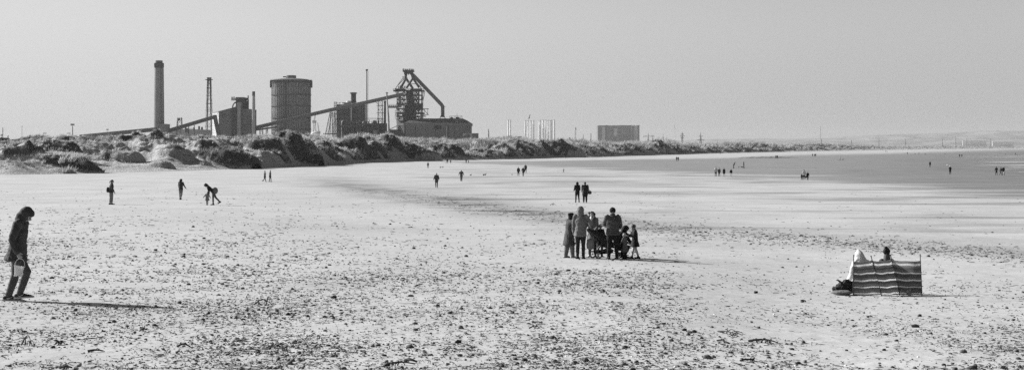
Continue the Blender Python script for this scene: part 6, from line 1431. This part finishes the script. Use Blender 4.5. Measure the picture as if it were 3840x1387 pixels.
x0 = (3399-CX)*pxm; g = root('seaweed_clump', Vector((x0, DW-.25, gz(x0,DW-.25)+.03)), 'pale ragged scrap of weed caught at the foot of the windbreak', 'seaweed'); b = Blob()
for k in range(12): a = k*2.4; b.ell((math.cos(a)*.05*(k%4)/2, math.sin(a)*.03, .02+.008*k*(k%2)), (.035,.02,.02+.01*(k%3)))
blob_obj('frond', b, mat(.25,.8,.7,20,key='frond'), g, .009, folds(.012,22,3), 0)

# ---- gull
def gull():
    c = at(434, 527, 120); g = root('gull', c, 'white gull gliding with spread wings in front of the left dunes', 'gull', None, 0); s = 1.0
    b = Blob(); ax = Vector((.85,.35,-.38)).normalized(); b.loft([-ax*.20, -ax*.08, ax*.10, ax*.27], [.02,.065,.07,.03], Vector((0,1,0)), 12); b.ell(ax*.30, (.045,.045,.04)); b.loft([ax*.33, ax*.40], [.014,.006], Vector((0,1,0)), 8)
    blob_obj('body', b, mat(.60,.7,.05,5,key='gull'), g, .012, None, 1)
    def wing(pts, ch):
        m = MB(); V = []; 
        for p, w in zip(pts, ch):
            p = Vector(p)
            for q, zt in ((-.5,0),(-.2,.016),(.5,0),(-.2,-.008)): V.append(p+ax*(q*w*-1)+Vector((0,-zt*.8,zt)))
        n = len(pts); fs = [(i*4+k, i*4+(k+1)%4, i*4+4+(k+1)%4, i*4+4+k) for i in range(n-1) for k in range(4)]+[(0,1,2,3),(n*4-1,n*4-2,n*4-3,n*4-4)]
        m.add(V, fs); return m
    wing([(0,0,.03),(-.16,.02,-.02),(-.34,.06,-.19),(-.55,.1,-.40)], [.16,.15,.11,.03]).build('wing', mat(.66,.7,.05,5,key='gw'), g, True)
    wing([(0,0,.03),(.10,-.03,.16),(.26,-.06,.36),(.46,-.1,.50)], [.16,.15,.11,.03]).build('wing', mat(.66,.7,.05,5,key='gw'), g, True)
    m = MB(); m.sphere(Vector((-.02,.0,.05)), .03, 8); m.build('head_patch', darkm, g)
gull()
# weed bank and driftwood
def weedbank():
    xs_ = np.linspace(2762, 2995, 60); V = []; Fq = []; c = gat(2880, 591.5); rr_ = np.random.default_rng(3)
    for i, x in enumerate(xs_):
        p = gat(x, 591.5+.5*math.sin(i*.7)); e = math.sin(math.pi*i/59)**.5; hh_ = (.32+.18*rr_.random())*e; w = 7*e+.4
        for q in (-1,-.5,0,.5,1): V.append(Vector((p.x, p.y+q*w, p.z+hh_*(1-abs(q)**2)-.06))-c)
    n = 5
    for i in range(59):
        for k in range(4): Fq.append((i*n+k, i*n+n+k, i*n+n+k+1, i*n+k+1))
    m = MB(); m.v = [tuple(v) for v in V]; m.f = Fq; oo_ = m.build('weed_bank', mat(.03,.9,.5,.3,key='wb')); oo_.location = c
    tag(oo_, 'long low black bank of weed lying across the far flats', 'seaweed')
weedbank()
def drift(px, py, lens, label, rad=.012, seed=0, forks=2, arch=.05):
    c = gat(px, py); r_ = np.random.default_rng(seed); m = MB(c); a = r_.uniform(-.3,.3); n = 8; L_ = lens/F*c.y
    def stem(p0, ang, L_, rad, arch, curve):
        pts = []; p = Vector(p0)
        for j in range(n):
            t = j/(n-1); pts.append(Vector((p.x, p.y, gz(p.x,p.y)+rad*.8+arch*math.sin(math.pi*t)))); ang += curve*r_.normal(0,.35); p = p+Vector((math.cos(ang), math.sin(ang)*1.4, 0))*(L_/(n-1))
        m.tube(pts, [rad*(1-.6*j/(n-1))+.001 for j in range(n)], 6); return pts
    base = stem(c-Vector((L_/2,0,0)), a, L_, rad, arch, 1)
    for k in range(forks): b0 = base[r_.integers(2,6)]; stem(b0, a+r_.choice([-1,1])*r_.uniform(.6,1.3), L_*r_.uniform(.25,.5), rad*.6, arch*r_.uniform(.5,2.2), 1)
    tag(m.build('driftwood', mat(.05,.9,.5,8,key='dw'), None, True), label, 'driftwood', 'pieces of driftwood and root on the sand')
drift(1500,1372,118,'long crooked root at the bottom edge with a pebble-sized knot at its right end', .014, 1, 3, .035)
drift(1548,1358,60,'short thick end of root touching the long crooked one at the bottom edge', .026, 2, 0, .03)
drift(2775,1247,165,'largest tangle of roots heaped on a low sand hump at lower right', .012, 3, 6, .035)
drift(2735,1280,95,'looping root just below the largest tangle at lower right', .011, 14, 2, .035)
drift(2862,1284,110,'dark frayed root lying right of the looping one at lower right', .020, 5, 4, .04)
drift(2812,1355,70,'flat frayed stick below the tangled roots at lower right', .016, 6, 3, .02)
drift(106,1295,52,'forked twig sticking up at the lower left corner', .010, 7, 3, .14)
drift(258,1288,62,'dark knobbly twig right of the forked one at lower left', .016, 8, 3, .04)
drift(358,1320,58,'smooth curved stick at lower left below the white shell', .018, 9, 0, .02)
drift(690,1302,50,'arched dark stick on the lower left sand', .018, 10, 0, .04)
drift(985,1143,66,'spiky thorn-like branch on the sand below the left walkers', .012, 11, 4, .09)
drift(2010,1231,52,'forked antler-like stick in the centre foreground', .011, 12, 2, .03)
drift(2018,1211,42,'small dark stick above the antler-like one in the centre foreground', .014, 13, 1, .02)
drift(1640,1052,36,'thin curled twig in the centre left foreground', .008, 15, 1, .05)
drift(2847,1101,36,'dark bean-shaped piece of wood lying left of the windbreak', .035, 16, 0, .01)
drift(3016,1133,22,'small flat dark lump of wood below and left of the windbreak', .035, 17, 0, .01)
drift(250,1382,50,'stick at the very bottom edge, lower left', .020, 18, 1, .02)
drift(2075,770,24,'dark forked stick on the strandline left of the couple walking away', .022, 19, 2, .12)
drift(1754,773,70,'flat dark stick lying along the strandline', .03, 20, 2, .03)
# a stranded bird or dark tuft on the dune and the gantries are left as plain ground
bake_blobs()
HAZE = 4e-5
# ================================================================ air
hb = MB((0,0,0)); hb.box((-13500,-60,-4), (13500,15500,150))
hz = bpy.data.materials.new('haze_air'); hz.use_nodes = True; nt = hz.node_tree; nt.nodes.clear()
out = nt.nodes.new('ShaderNodeOutputMaterial'); pv = nt.nodes.new('ShaderNodeVolumePrincipled')
pv.inputs['Color'].default_value = (.72,.72,.72,1); pv.inputs['Density'].default_value = HAZE; pv.inputs['Anisotropy'].default_value = .0
nt.links.new(pv.outputs[0], out.inputs['Volume'])
tag(hb.build('haze', hz), 'thin pale sea haze in the air over the whole bay', 'haze', None, 'stuff')
